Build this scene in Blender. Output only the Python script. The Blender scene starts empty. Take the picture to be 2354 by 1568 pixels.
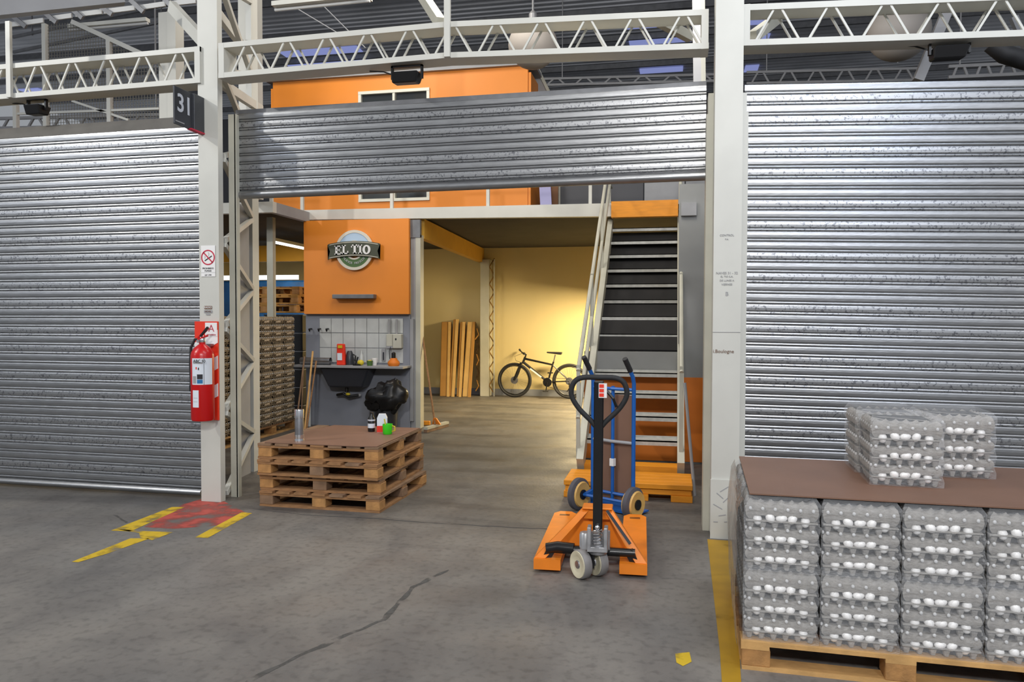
import bpy, bmesh, math, random
from mathutils import Vector, Matrix, noise
random.seed(7)
S = bpy.context.scene
C = S.collection
# ------------------------------------------------------------------ camera
F, YAW, PIT, ROL, EYE = 1765.0, math.radians(11.8), math.radians(1.62), math.radians(.15), 1.55
CX, CY = 1177.0, 784.0
right = Vector((math.cos(YAW), math.sin(YAW), 0)); fwd0 = Vector((-math.sin(YAW), math.cos(YAW), 0)); up0 = Vector((0, 0, 1))
fwd = fwd0*math.cos(PIT) - up0*math.sin(PIT); up = up0*math.cos(PIT) + fwd0*math.sin(PIT)
r2 = right*math.cos(ROL) + up*math.sin(ROL); u2 = up*math.cos(ROL) - right*math.sin(ROL)
cd = bpy.data.cameras.new('camera'); cam = bpy.data.objects.new('camera', cd); C.objects.link(cam)
cam.matrix_world = Matrix(((r2.x, u2.x, -fwd.x, 0), (r2.y, u2.y, -fwd.y, 0), (r2.z, u2.z, -fwd.z, EYE), (0, 0, 0, 1)))
cd.sensor_width = 36; cd.lens = F/2354*36; cd.clip_start = .05; cd.clip_end = 200
S.camera = cam
O = Vector((0, 0, EYE))
def ray(x, y): return fwd + r2*((x-CX)/F) - u2*((y-CY)/F)
def G(x, y, z=0.):
    d = ray(x, y); return O + d*((z-EYE)/d.z)
def P(x, y, Y):
    d = ray(x, y); return O + d*(Y/d.y)
def PX(x, y, X):
    d = ray(x, y); return O + d*(X/d.x)
# ------------------------------------------------------------------ world, lights, exposure
S.view_settings.view_transform = 'Standard'; S.view_settings.look = 'None'
S.view_settings.gamma = 1; S.view_settings.exposure = 0.0; S.view_settings.use_curve_mapping = False
w = bpy.data.worlds.new('world'); S.world = w; w.use_nodes = True
w.node_tree.nodes['Background'].inputs[0].default_value = (.88, .93, 1, 1); w.node_tree.nodes['Background'].inputs[1].default_value = .33
def light(name, kind, loc, power, col, size=.3, target=None, sy=None, spot=None):
    l = bpy.data.lights.new(name, kind); l.energy = power; l.color = col
    if kind == 'AREA':
        l.size = size
        if sy: l.shape = 'RECTANGLE'; l.size_y = sy
    else: l.shadow_soft_size = size
    if spot: l.spot_size = spot; l.spot_blend = .4
    o = bpy.data.objects.new(name, l); C.objects.link(o); o.location = loc
    if target is not None:
        o.rotation_euler = (Vector(target)-Vector(loc)).to_track_quat('-Z', 'Y').to_euler()
    return o
light('hall_lamp_west', 'SPOT', (-9.2, 1.2, 6.6), 950, (1, .97, .9), .10, (-3.6, 6, 2.0), spot=1.5)
light('hall_lamp_centre', 'AREA', (.1, 2.6, 6.6), 55, (1, .96, .88), .7, (.0, 5.2, 1.5))
light('hall_daylight_east', 'AREA', (1.9, 3.1, 6.0), 85, (.72, .82, 1), 1.6, (1.6, 5.8, 1.6), 1.0)
light('aisle_lamp_a', 'AREA', (.1, -5, 5.8), 430, (1, .98, .95), .8, (.1, 6, 3.0))
light('aisle_lamp_b', 'AREA', (3.5, -5, 5.8), 230, (.80, .87, 1), 1.0, (1.4, 6, 2.8))
light('aisle_lamp_c', 'AREA', (-15.2, -5, 6.2), 190, (.86, .91, 1), 1.0, (-5, 6, 2.8))
light('hall_lamp_east', 'AREA', (7.0, -.6, 4.8), 75, (1, .97, .93), .5, (.5, 4.6, .3))
light('stair_lamp', 'AREA', (-.2, 6.9, 5.0), 62, (1, .94, .84), .8, (-.5, 8.4, .8))  # added fill to brighten the stair and dado, no fixture here
light('hall_lamp_near_west', 'AREA', (-6.8, 3.2, 6.0), 55, (.8, .87, 1), 1.6, (-5.5, 6, 2.0))
light('store_room_lamp', 'AREA', (-1.0, 13.6, 2.15), 330, (1, .80, .46), .4, (-1.3, 13.5, 0), 1.0)
light('store_room_lamp_deep', 'AREA', (-4.4, 12.6, 2.85), 26, (1, .80, .45), .4, (-4.4, 13.2, 0), 1.2)  # warm fill for the middle of the store floor, added without a fixture
light('left_tube_glow', 'AREA', (-6.6, 11.6, 2.6), 45, (1, .82, .5), .3, (-6.7, 12.2, 0), 1.2)
light('office_floor_lamp', 'AREA', (-5, 9.5, 7.5), 130, (1, .95, .85), 1.5, (-4.6, 12.5, 4.4))
light('bay_lamp', 'AREA', (-2.4, 7.6, 5.8), 85, (1, .92, .8), 1.5, (-2.4, 9.0, 0))  # unseen fill added for the sink wall and orange panel
# ------------------------------------------------------------------ materials
MT = {}
def mat(name, col, rough=.6, metal=0., var=.0, vs=6., col2=None, bump=0., bs=60., spec=.5, emit=None, estr=1., alpha=None, det=4., stretch=None, thr=None):
    m = bpy.data.materials.new(name); m.use_nodes = True; nt = m.node_tree; N = nt.nodes; L = nt.links
    b = N['Principled BSDF']; b.inputs['Base Color'].default_value = (*col, 1); b.inputs['Roughness'].default_value = rough
    b.inputs['Metallic'].default_value = metal; b.inputs['Specular IOR Level'].default_value = spec
    tc = N.new('ShaderNodeTexCoord'); mp = N.new('ShaderNodeMapping'); L.new(tc.outputs['Object'], mp.inputs[0])
    if stretch: mp.inputs['Scale'].default_value = stretch
    if var > 0 or col2:
        n = N.new('ShaderNodeTexNoise'); n.inputs['Scale'].default_value = vs; n.inputs['Detail'].default_value = det
        L.new(mp.outputs[0], n.inputs['Vector'])
        r = N.new('ShaderNodeValToRGB'); L.new(n.outputs['Fac'], r.inputs[0]); L.new(r.outputs[0], b.inputs['Base Color'])
        c2 = col2 or tuple(max(0, c*(1-var)) for c in col)
        lo, hi = thr or (.35, .65)
        r.color_ramp.elements[0].position = lo; r.color_ramp.elements[0].color = (*c2, 1)
        r.color_ramp.elements[1].position = hi; r.color_ramp.elements[1].color = (*col, 1)
    if bump:
        n2 = N.new('ShaderNodeTexNoise'); n2.inputs['Scale'].default_value = bs; n2.inputs['Detail'].default_value = 3
        L.new(mp.outputs[0], n2.inputs['Vector'])
        bp = N.new('ShaderNodeBump'); bp.inputs['Strength'].default_value = bump; bp.inputs['Distance'].default_value = .01
        L.new(n2.outputs['Fac'], bp.inputs['Height']); L.new(bp.outputs[0], b.inputs['Normal'])
    if emit: b.inputs['Emission Color'].default_value = (*emit, 1); b.inputs['Emission Strength'].default_value = estr
    if alpha is not None: b.inputs['Alpha'].default_value = alpha
    MT[name] = m; return m
def s(r, g, b):  # sRGB 0-255 -> linear
    return tuple(((c/255)/12.92 if c/255 <= .04045 else ((c/255+.055)/1.055)**2.4) for c in (r, g, b))
mat('white_paint', s(198, 197, 189), .45, var=.07, vs=3)
mat('cream_paint', s(184, 182, 168), .5, var=.12, vs=4)
mat('grey_paint', s(150, 150, 152), .55, var=.12, vs=4)
mat('galv', s(158, 159, 161), .37, .92, var=.14, vs=9, bump=.06, bs=25, stretch=(1, 1, 4))
mat('tread_grey', s(186, 186, 182), .5, .1, var=.2, vs=20)
mat('galv_dark', s(120, 121, 124), .5, .5, var=.2, vs=9)
mat('orange_wall', s(230, 136, 38), .5, var=.06, vs=1.5)
mat('orange_jack', s(242, 134, 30), .38, var=.18, vs=5, bump=.05, bs=30)
mat('orange_step', s(222, 140, 14), .6, var=.15, vs=6, stretch=(1, 6, 6))
mat('grey_wall', s(140, 141, 140), .8, var=.1, vs=2.5)
mat('lower_grey_wall', s(134, 137, 146), .8, var=.1, vs=2.5)
mat('dado_orange', s(214, 116, 22), .6, var=.1, vs=2)
mat('cream_wall', s(206, 188, 138), .85, var=.07, vs=1.2, stretch=(1, 1, .5))
mat('tile', s(190, 192, 190), .35, var=.1, vs=7)
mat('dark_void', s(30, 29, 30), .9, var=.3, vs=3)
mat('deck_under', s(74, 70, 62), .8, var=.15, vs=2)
mat('roof', s(206, 208, 214), .6, 0, var=.22, vs=.8)
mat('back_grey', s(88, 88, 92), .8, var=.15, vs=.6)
mat('wood', s(154, 112, 72), .8, var=.32, vs=7, bump=.25, bs=40, stretch=(2, 2, 12))
mat('wood_old', s(140, 110, 84), .85, var=.35, vs=7, bump=.25, bs=40)
mat('wood_block', s(180, 132, 78), .8, var=.3, vs=16, bump=.3, bs=60)
mat('wood_light', s(205, 160, 100), .8, var=.25, vs=9, bump=.2, bs=40)
mat('hardboard', s(124, 92, 74), .55, var=.14, vs=3)
mat('cardboard', s(176, 128, 62), .8, var=.12, vs=4)
mat('cardboard_edge', s(206, 166, 100), .8, var=.12, vs=8)
mat('cardboard_dark', s(70, 50, 26), .9)
mat('black_rubber', s(34, 34, 36), .7, var=.2, vs=20)
mat('black_paint', s(22, 22, 24), .3, var=.2, vs=8)
mat('black_plastic', s(18, 18, 20), .35)
mat('red', s(196, 14, 18), .28, var=.08, vs=3)
mat('red_flat', s(222, 48, 22), .5)
mat('white_flat', s(228, 226, 224), .5)
mat('label_white', s(214, 220, 228), .45)
mat('ink', s(38, 38, 42), .7)
mat('ink_grey', s(150, 150, 152), .7)
mat('ink_red', s(186, 30, 60), .6)
mat('ink_blue', s(24, 104, 156), .6)
mat('ink_brown', s(112, 84, 66), .7)
mat('sign_dark', s(48, 50, 56), .35, var=.1, vs=6)
mat('sign_grey', s(200, 204, 212), .5)
mat('chrome', (.8, .8, .82), .18, 1.0)
mat('steel_dull', s(172, 172, 176), .32, .9, var=.25, vs=14)
mat('cast_metal', s(186, 186, 188), .38, .6, var=.3, vs=12)
mat('blue_steel', s(22, 92, 172), .38, var=.15, vs=9)
mat('blue_tarp', s(20, 84, 160), .5, var=.35, vs=4, bump=.4, bs=8)
mat('tyre', s(76, 74, 80), .75, var=.15, vs=12)
mat('rim_tan', s(206, 164, 92), .55, var=.15, vs=12)
mat('wheel_cream', s(214, 206, 178), .5, var=.15, vs=12)
mat('wheel_tread', s(138, 134, 132), .6, var=.2, vs=14)
mat('pulp', s(160, 156, 150), .8, var=.2, vs=35, bump=.3, bs=120)
mat('pulp_warm', s(158, 140, 112), .85, var=.28, vs=25, bump=.3, bs=90)  # pulp with the warm dim interior light put into its colour
mat('pulp_dark', s(66, 66, 66), .9)
mat('egg_tan', s(186, 164, 134), .45)  # white eggs, warm dim light put into the colour
mat('roll_cover', s(92, 88, 82), .7, var=.2, vs=8)
mat('egg_white', s(244, 242, 240), .35)
mat('knob', s(206, 206, 206), .5)
mat('concrete', s(116, 113, 109), .7)
mat('yellow_line', s(206, 172, 34), .7)
mat('yellow_strong', s(172, 132, 18), .55, var=.2, vs=5)
mat('red_floor', s(176, 76, 66), .7)
mat('crack', s(84, 82, 79), .9)
mat('joint', s(62, 62, 64), .9)
mat('skylight', (.2, .22, .5), .6, emit=(.36, .42, .85), estr=.55)
mat('tube_lit', (1, 1, 1), .5, emit=(1, .95, .82), estr=5.0)
mat('tube_off', s(190, 190, 188), .5)
mat('window_lit', (1, 1, 1), .5, emit=(.86, .93, 1), estr=2.2)
mat('dome', s(138, 132, 126), .6)
mat('glass_dark', s(40, 44, 46), .08, spec=.8)
mat('frame_white', s(216, 214, 200), .5)
mat('green_cup', s(60, 200, 30), .4)
mat('yellow_plastic', s(200, 178, 40), .5)
mat('logo_green', s(62, 66, 48), .5)
mat('logo_leaf', s(72, 104, 52), .5)
mat('logo_sky', s(176, 198, 220), .5)
mat('logo_rim', s(214, 206, 190), .5)
mat('lilac', s(168, 166, 206), .7)
mat('skin_brown', s(120, 84, 58), .8)
mat('rust', s(150, 112, 50), .8, var=.6, vs=14)
mat('beam_yellow', s(196, 150, 54), .6, var=.1, vs=3)
mat('wire_grey', s(118, 116, 108), .6, .2)
def film(name, tr, tint):
    m = bpy.data.materials.new(name); m.use_nodes = True; nt = m.node_tree; N = nt.nodes; L = nt.links
    N.clear(); o = N.new('ShaderNodeOutputMaterial'); mx = N.new('ShaderNodeMixShader'); t = N.new('ShaderNodeBsdfTransparent')
    p = N.new('ShaderNodeBsdfPrincipled'); p.inputs['Base Color'].default_value = (*tint, 1); p.inputs['Roughness'].default_value = .14
    n = N.new('ShaderNodeTexNoise'); n.inputs['Scale'].default_value = 14; n.inputs['Detail'].default_value = 5; n.inputs['Distortion'].default_value = 1.5
    tc = N.new('ShaderNodeTexCoord'); mp = N.new('ShaderNodeMapping'); mp.inputs['Scale'].default_value = (1, 1, 2.2); L.new(tc.outputs['Object'], mp.inputs[0]); L.new(mp.outputs[0], n.inputs['Vector'])
    b = N.new('ShaderNodeBump'); b.inputs['Strength'].default_value = .9; b.inputs['Distance'].default_value = .02
    L.new(n.outputs['Fac'], b.inputs['Height']); L.new(b.outputs[0], p.inputs['Normal'])
    mx.inputs[0].default_value = 1-tr; L.new(t.outputs[0], mx.inputs[1]); L.new(p.outputs[0], mx.inputs[2]); L.new(mx.outputs[0], o.inputs[0]); MT[name] = m
film('wrap', .84, (.75, .76, .78)); film('wrap_thick', .35, s(150, 148, 142))
def worn(name, col, lo, hi, sc):   # paint that has worn off in patches
    m = MT[name]; nt = m.node_tree; N = nt.nodes; L = nt.links; b = N['Principled BSDF']
    n = N.new('ShaderNodeTexNoise'); n.inputs['Scale'].default_value = sc; n.inputs['Detail'].default_value = 6
    g = N.new('ShaderNodeNewGeometry'); L.new(g.outputs['Position'], n.inputs['Vector'])
    r = N.new('ShaderNodeValToRGB'); r.color_ramp.elements[0].position = lo; r.color_ramp.elements[1].position = hi
    L.new(n.outputs['Fac'], r.inputs[0]); L.new(r.outputs[0], b.inputs['Alpha'])
worn('yellow_line', None, .30, .52, 7); worn('red_floor', None, .38, .60, 5); worn('crack', None, .36, .56, 9); worn('joint', None, .33, .55, 4); worn('yellow_strong', None, .22, .40, 3)
# concrete floor: mottled grey, dark tyre dirt near the doorway, fine specks
def build_concrete():
    nt = MT['concrete'].node_tree; N = nt.nodes; L = nt.links; b = N['Principled BSDF']
    g = N.new('ShaderNodeNewGeometry')
    def nz(sc, det, dist=0, sx=1, sy=1):
        mp = N.new('ShaderNodeMapping'); mp.inputs['Scale'].default_value = (sx, sy, 1); L.new(g.outputs['Position'], mp.inputs[0])
        n = N.new('ShaderNodeTexNoise'); n.inputs['Scale'].default_value = sc; n.inputs['Detail'].default_value = det; n.inputs['Distortion'].default_value = dist
        L.new(mp.outputs[0], n.inputs['Vector']); return n
    def ramp(n, a, ca, bpos, cb):
        r = N.new('ShaderNodeValToRGB'); r.color_ramp.elements[0].position = a; r.color_ramp.elements[0].color = (*ca, 1)
        r.color_ramp.elements[1].position = bpos; r.color_ramp.elements[1].color = (*cb, 1); L.new(n, r.inputs[0]); return r
    def mul(a, bb, f=1.):
        m = N.new('ShaderNodeMix'); m.data_type = 'RGBA'; m.blend_type = 'MULTIPLY'; m.inputs[0].default_value = f
        L.new(a, m.inputs[6]); L.new(bb, m.inputs[7]); return m.outputs[2]
    base = ramp(nz(.55, 5).outputs['Fac'], .35, s(112, 109, 105), .65, s(136, 130, 122))
    m1 = ramp(nz(3.0, 8, .6, 1, .55).outputs['Fac'], .32, (.74, .74, .76), .6, (1, 1, 1))
    m2 = ramp(nz(22, 6).outputs['Fac'], .32, (.66, .66, .66), .50, (1, 1, 1))
    m3 = ramp(nz(1.6, 6, .4, .35, 1.6).outputs['Fac'], .36, (.62, .62, .64), .52, (1, 1, 1))
    c = mul(mul(base.outputs[0], m1.outputs[0]), m2.outputs[0], .7)
    # dirt band where wheels cross the threshold
    sx = N.new('ShaderNodeSeparateXYZ'); L.new(g.outputs['Position'], sx.inputs[0])
    mr = N.new('ShaderNodeMapRange'); mr.inputs[1].default_value = 4.7; mr.inputs[2].default_value = 5.7; mr.inputs[3].default_value = .25; mr.inputs[4].default_value = 1
    L.new(sx.outputs[1], mr.inputs[0])
    m = N.new('ShaderNodeMix'); m.data_type = 'RGBA'; m.blend_type = 'MULTIPLY'; L.new(mr.outputs[0], m.inputs[0]); L.new(c, m.inputs[6]); L.new(m3.outputs[0], m.inputs[7])
    mr2 = N.new('ShaderNodeMapRange'); mr2.inputs[1].default_value = 4.9; mr2.inputs[2].default_value = 5.9; mr2.inputs[3].default_value = 1; mr2.inputs[4].default_value = .62
    L.new(sx.outputs[1], mr2.inputs[0]); vm = N.new('ShaderNodeVectorMath'); vm.operation = 'SCALE'; L.new(m.outputs[2], vm.inputs[0]); L.new(mr2.outputs[0], vm.inputs[3])
    L.new(vm.outputs[0], b.inputs['Base Color'])
    rr = ramp(nz(2, 5).outputs['Fac'], .3, (.42,)*3, .7, (.72,)*3); L.new(rr.outputs[0], b.inputs['Roughness'])
    bp = N.new('ShaderNodeBump'); bp.inputs['Strength'].default_value = .15; bp.inputs['Distance'].default_value = .01; L.new(nz(40, 3).outputs['Fac'], bp.inputs['Height']); L.new(bp.outputs[0], b.inputs['Normal'])
build_concrete()
def build_speckled():
    m = mat('galv_spots', s(158, 159, 161), .37, .90); nt = m.node_tree; N = nt.nodes; L = nt.links; b = N['Principled BSDF']
    tc = N.new('ShaderNodeTexCoord'); n = N.new('ShaderNodeTexNoise'); n.inputs['Scale'].default_value = 52; n.inputs['Detail'].default_value = 3; n.inputs['Distortion'].default_value = .8
    L.new(tc.outputs['Object'], n.inputs['Vector']); r = N.new('ShaderNodeValToRGB'); L.new(n.outputs['Fac'], r.inputs[0])
    r.color_ramp.elements[0].position = .36; r.color_ramp.elements[0].color = (*s(112, 113, 117), 1); r.color_ramp.elements[1].position = .45; r.color_ramp.elements[1].color = (*s(161, 162, 164), 1)
    L.new(r.outputs[0], b.inputs['Base Color'])
build_speckled()
# ------------------------------------------------------------------ mesh helpers
class MB:
    def __init__(self, off=(0, 0, 0)): self.v = []; self.f = []; self.off = Vector(off)
    def add(self, vs, fs):
        n = len(self.v); self.v += [Vector(p)-self.off for p in vs]; self.f += [tuple(i+n for i in f) for f in fs]; return self
    def box(self, a, b):
        (x0, y0, z0), (x1, y1, z1) = a, b
        return self.hexa([(x0, y0, z0), (x1, y0, z0), (x1, y1, z0), (x0, y1, z0), (x0, y0, z1), (x1, y0, z1), (x1, y1, z1), (x0, y1, z1)])
    def hexa(self, p): return self.add(p, [(0, 3, 2, 1), (4, 5, 6, 7), (0, 1, 5, 4), (1, 2, 6, 5), (2, 3, 7, 6), (3, 0, 4, 7)])
    def bar(self, a, b, w, h=None, upv=(0, 0, 1)):   # rectangular bar a->b ; w across, h along up
        h = h or w; a = Vector(a); b = Vector(b); d = (b-a).normalized(); u = Vector(upv)
        if abs(d.dot(u)) > .98: u = Vector((0, 1, 0))
        r = d.cross(u).normalized(); u = r.cross(d).normalized(); q = []
        for p in (a, b):
            for i, j in ((-1, -1), (1, -1), (1, 1), (-1, 1)): q.append(p + r*w/2*i + u*h/2*j)
        return self.add(q, [(0, 1, 2, 3), (7, 6, 5, 4), (0, 4, 5, 1), (1, 5, 6, 2), (2, 6, 7, 3), (3, 7, 4, 0)])
    def tube(self, pts, r, n=8, closed=False, caps=True):
        pts = [Vector(p) for p in pts]; m = len(pts); rr = r if isinstance(r, (list, tuple)) else [r]*m
        ref = None; vs = []
        for i, p in enumerate(pts):
            if closed: d = pts[(i+1) % m]-pts[i-1]
            else: d = pts[min(i+1, m-1)]-pts[max(i-1, 0)]
            d.normalize()
            if ref is None: ref = Vector((0, 0, 1)) if abs(d.z) < .9 else Vector((1, 0, 0))
            a = d.cross(ref).normalized(); bb = a.cross(d).normalized(); ref = bb
            for k in range(n):
                t = 2*math.pi*k/n; vs.append(p + (a*math.cos(t)+bb*math.sin(t))*rr[i])
        fs = []
        for i in range(m if closed else m-1):
            j = (i+1) % m
            for k in range(n): fs.append((i*n+k, j*n+k, j*n+(k+1) % n, i*n+(k+1) % n))
        if caps and not closed: fs += [tuple(range(n)), tuple(reversed(range((m-1)*n, m*n)))]
        return self.add(vs, fs)
    def lathe(self, c, prof, n=16, axis='z'):   # prof [(r, h)]
        c = Vector(c); vs = []; m = len(prof)
        for r, h in prof:
            for k in range(n):
                t = 2*math.pi*k/n; x, y = r*math.cos(t), r*math.sin(t)
                vs.append(c + {'z': Vector((x, y, h)), 'x': Vector((h, x, y)), 'y': Vector((x, h, y))}[axis])
        fs = [(i*n+k, i*n+(k+1) % n, (i+1)*n+(k+1) % n, (i+1)*n+k) for i in range(m-1) for k in range(n)]
        fs += [tuple(reversed(range(n))), tuple(range((m-1)*n, m*n))]
        return self.add(vs, fs)
    def ell(self, c, rx, ry, rz, n=12, m=8):
        c = Vector(c); vs = [c+Vector((0, 0, -rz))]; fs = []
        for i in range(1, m):
            p = -math.pi/2+math.pi*i/m
            for k in range(n):
                t = 2*math.pi*k/n; vs.append(c+Vector((rx*math.cos(p)*math.cos(t), ry*math.cos(p)*math.sin(t), rz*math.sin(p))))
        vs.append(c+Vector((0, 0, rz)))
        for k in range(n): fs.append((0, 1+(k+1) % n, 1+k)); fs.append((len(vs)-1, 1+(m-2)*n+k, 1+(m-2)*n+(k+1) % n))
        for i in range(m-2):
            for k in range(n): fs.append((1+i*n+k, 1+i*n+(k+1) % n, 1+(i+1)*n+(k+1) % n, 1+(i+1)*n+k))
        return self.add(vs, fs)
    def prism(self, poly, y0, y1):   # polygon in XZ, extruded along Y
        n = len(poly); vs = [(x, y0, z) for x, z in poly]+[(x, y1, z) for x, z in poly]
        return self.add(vs, [tuple(range(n)), tuple(reversed(range(n, 2*n)))]+[(i, i+n, (i+1) % n+n, (i+1) % n) for i in range(n)])
    def zprism(self, poly, z0, z1):
        n = len(poly); vs = [(p[0], p[1], z0) for p in poly]+[(p[0], p[1], z1) for p in poly]
        return self.add(vs, [tuple(reversed(range(n))), tuple(range(n, 2*n))]+[(i, (i+1) % n, (i+1) % n+n, i+n) for i in range(n)])
    def build(self, name, m, parent=None, smooth=False, bevel=0, loc=None):
        me = bpy.data.meshes.new(name); me.from_pydata([tuple(v) for v in self.v], [], self.f); me.update()
        bm = bmesh.new(); bm.from_mesh(me); bmesh.ops.recalc_face_normals(bm, faces=bm.faces)
        if bevel: bmesh.ops.bevel(bm, geom=bm.edges[:], offset=bevel, segments=1, affect='EDGES')
        bm.to_mesh(me); bm.free()
        if smooth:
            me.shade_smooth() if smooth is True else None
            try: me.set_sharp_from_angle(angle=math.radians(40))
            except Exception: pass
        me.materials.append(MT[m] if isinstance(m, str) else m)
        o = bpy.data.objects.new(name, me); C.objects.link(o)
        if parent: o.parent = parent
        if loc is not None: o.location = loc
        return o
def thing(name, label, cat, loc=(0, 0, 0), rz=0, group=None, kind='thing'):
    o = bpy.data.objects.new(name, None); C.objects.link(o); o.location = loc; o.rotation_euler = (0, 0, rz); o.empty_display_size = .1
    o['label'] = label; o['category'] = cat; o['kind'] = kind
    if group: o['group'] = group
    return o
def tag(o, label, cat, group=None, kind='thing'):
    o['label'] = label; o['category'] = cat; o['kind'] = kind
    if group: o['group'] = group
    return o
def struct(o, label=None):
    o['kind'] = 'structure'
    if label: o['label'] = label
    return o
def copy_tree(o, parent=None):
    c = o.copy(); C.objects.link(c); c.parent = parent
    for ch in list(o.children): copy_tree(ch, c)
    return c
def text(name, body, size, m, parent, loc, rot=(math.pi/2, 0, 0), ext=.001, bold=0, sx=1, align='CENTER'):
    cu = bpy.data.curves.new(name, 'FONT'); cu.body = body; cu.size = size; cu.extrude = ext; cu.align_x = align; cu.align_y = 'CENTER'; cu.offset = bold; cu.resolution_u = 3
    t = bpy.data.objects.new(name+'_tmp', cu); C.objects.link(t); dg = bpy.context.evaluated_depsgraph_get(); dg.update()
    me = bpy.data.meshes.new_from_object(t.evaluated_get(dg)); bpy.data.objects.remove(t)
    me.materials.clear(); me.materials.append(MT[m]); o = bpy.data.objects.new(name, me); C.objects.link(o)
    o.parent = parent; o.location = loc; o.rotation_euler = rot; o.scale = (sx, 1, 1); return o
# ================================================================== SETTING
YF = 5.75
fl = MB().add([(-16, -8, 0), (12, -8, 0), (12, 27, 0), (-16, 27, 0)], [(0, 1, 2, 3)]).build('floor', 'concrete'); struct(fl, 'dirty grey concrete floor')
# markings painted on the floor (flat), worn
def flat(name, pts, m, z=.0015):
    q = [G(x, y) for x, y in pts]
    return MB().add([(p.x, p.y, z) for p in q], [tuple(range(len(q)))]).build(name, m, fl)
flat('red_paint_patch', [(462, 1148), (505, 1148), (572, 1182), (500, 1208), (400, 1216), (330, 1212), (420, 1160)], 'red_floor', .001)
for pts in ([(395, 1166), (425, 1166), (300, 1222), (255, 1220)], [(262, 1216), (330, 1221), (398, 1224), (350, 1242), (322, 1236), (320, 1226)],
            [(300, 1238), (345, 1238), (250, 1272), (180, 1293), (165, 1292)], [(556, 1178), (580, 1180), (478, 1237), (448, 1236)]):
    flat('yellow_floor_line', pts, 'yellow_line')
flat('yellow_floor_line', [(1626, 1240), (1682, 1244), (1704, 1568), (1704, 1640), (1664, 1640), (1655, 1500)], 'yellow_strong')
flat('yellow_floor_line', [(1552, 1503), (1585, 1500), (1590, 1522), (1570, 1532), (1555, 1524)], 'yellow_line')
def ribbon(name, pts, wd, m):
    q = [G(x, y) for x, y in pts]; vs = []; fs = []; fine = []
    for a, b in zip(q, q[1:]):
        for k in range(6): fine.append(a.lerp(b, k/6))
    fine.append(q[-1])
    for i, p in enumerate(fine):
        d = (fine[min(i+1, len(fine)-1)]-fine[max(i-1, 0)]).normalized(); nrm = Vector((-d.y, d.x, 0))
        ww = wd*(.5+.9*abs(noise.noise(p*6)))*(.25 if i in (0, len(fine)-1) else 1); off = nrm*.02*noise.noise(p*9)
        vs += [(p+off+nrm*ww)+Vector((0, 0, .0012)), (p+off-nrm*ww)+Vector((0, 0, .0012))]
    for i in range(len(fine)-1): fs.append((2*i, 2*i+1, 2*i+3, 2*i+2))
    MB().add(vs, fs).build(name, m, fl)
ribbon('floor_crack', [(560, 1572), (640, 1530), (720, 1492), (800, 1458), (880, 1425), (905, 1400), (950, 1350), (985, 1332), (1030, 1310)], .020, 'crack')
ribbon('floor_joint', [(580, 1170), (700, 1184), (860, 1192), (1000, 1203), (1130, 1210), (1240, 1216), (1420, 1222)], .008, 'joint')
ribbon('floor_crack', [(262, 1184), (282, 1196), (292, 1202)], .014, 'crack')
# roof: corrugated sheets with skylight strips
RZ = 9.0
def roof_strip(y0, y1, x0, x1, m, nm, parent=None):
    vs = []; fs = []; n = max(2, int((y1-y0)/.0625)); 
    for i in range(n+1):
        y = y0+(y1-y0)*i/n; z = RZ + (.035 if (i//2) % 2 else -.035)
        vs += [(x0, y, z), (x1, y, z)]
    for i in range(n): fs.append((2*i, 2*i+1, 2*i+3, 2*i+2))
    o = MB().add(vs, fs).build(nm, m, parent); return o
ce = roof_strip(4.5, 26, -22, 12, 'roof', 'ceiling'); struct(ce, 'dark corrugated metal roof')
for px, py, px2, py2 in ((640, 118, 835, 126), (650, 143, 855, 152), (1436, 50, 1585, 60), (1445, 88, 1590, 98), (1470, 158, 1570, 164), (40, 205, 96, 216), (1718, 38, 1765, 50), (1716, 80, 1770, 92), (1714, 150, 1745, 160)):
    a = G(px, py, RZ-.04); b = G(px2, py, RZ-.04); c2 = G(px, py2, RZ-.04)
    MB().box((a.x, min(a.y, c2.y), RZ-.06), (b.x, max(a.y, c2.y)+.2, RZ-.045)).build('skylight_panel', 'skylight', ce)
for yy in (14.5, 16.5, 18.5, 20.3, 22.5, 24.5):
    MB().box((-21, yy, RZ-.2), (11, yy+.07, RZ-.06)).build('purlin', 'galv_dark', ce)
wb = MB().box((-22, 26, 0), (12, 26.2, 9.2)).build('wall_back', 'back_grey'); struct(wb)
# interior shell behind the facade
wn = MB().box((-9.5, 15.3, 0), (1.2, 15.45, 3.0)).build('wall_rear', 'cream_wall'); struct(wn, 'cream rear wall of the storage bay')
struct(MB().box((-9.4, 15.27, 0), (.6, 15.3, .13)).build('baseboard_rear', 'lower_grey_wall'), 'dark grey painted strip along rear wall')
wr = MB().box((.48, 8.4, 0), (.6, 15.3, 3.0)).build('wall_right', 'cream_wall'); struct(wr)
# closet wall below and beside the stair
yw = 8.45
cw = MB().box((-.95, yw, .93), (.06, yw+.08, 1.20)).box((.06, yw, .93), (.5, yw+.08, 3.0)).box((-.95, yw+.01, 0), (.5, yw+.08, .93)).build('wall_stair', 'grey_wall'); struct(cw, 'grey wall with orange dado below the stair')
MB().box((-.95, yw-.006, .02), (.48, yw+.009, .93)).build('dado', 'dado_orange', cw)
MB().box((.08, yw-.03, 2.66), (.24, yw, 2.80)).build('conduit_box', 'grey_paint', cw)
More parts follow.
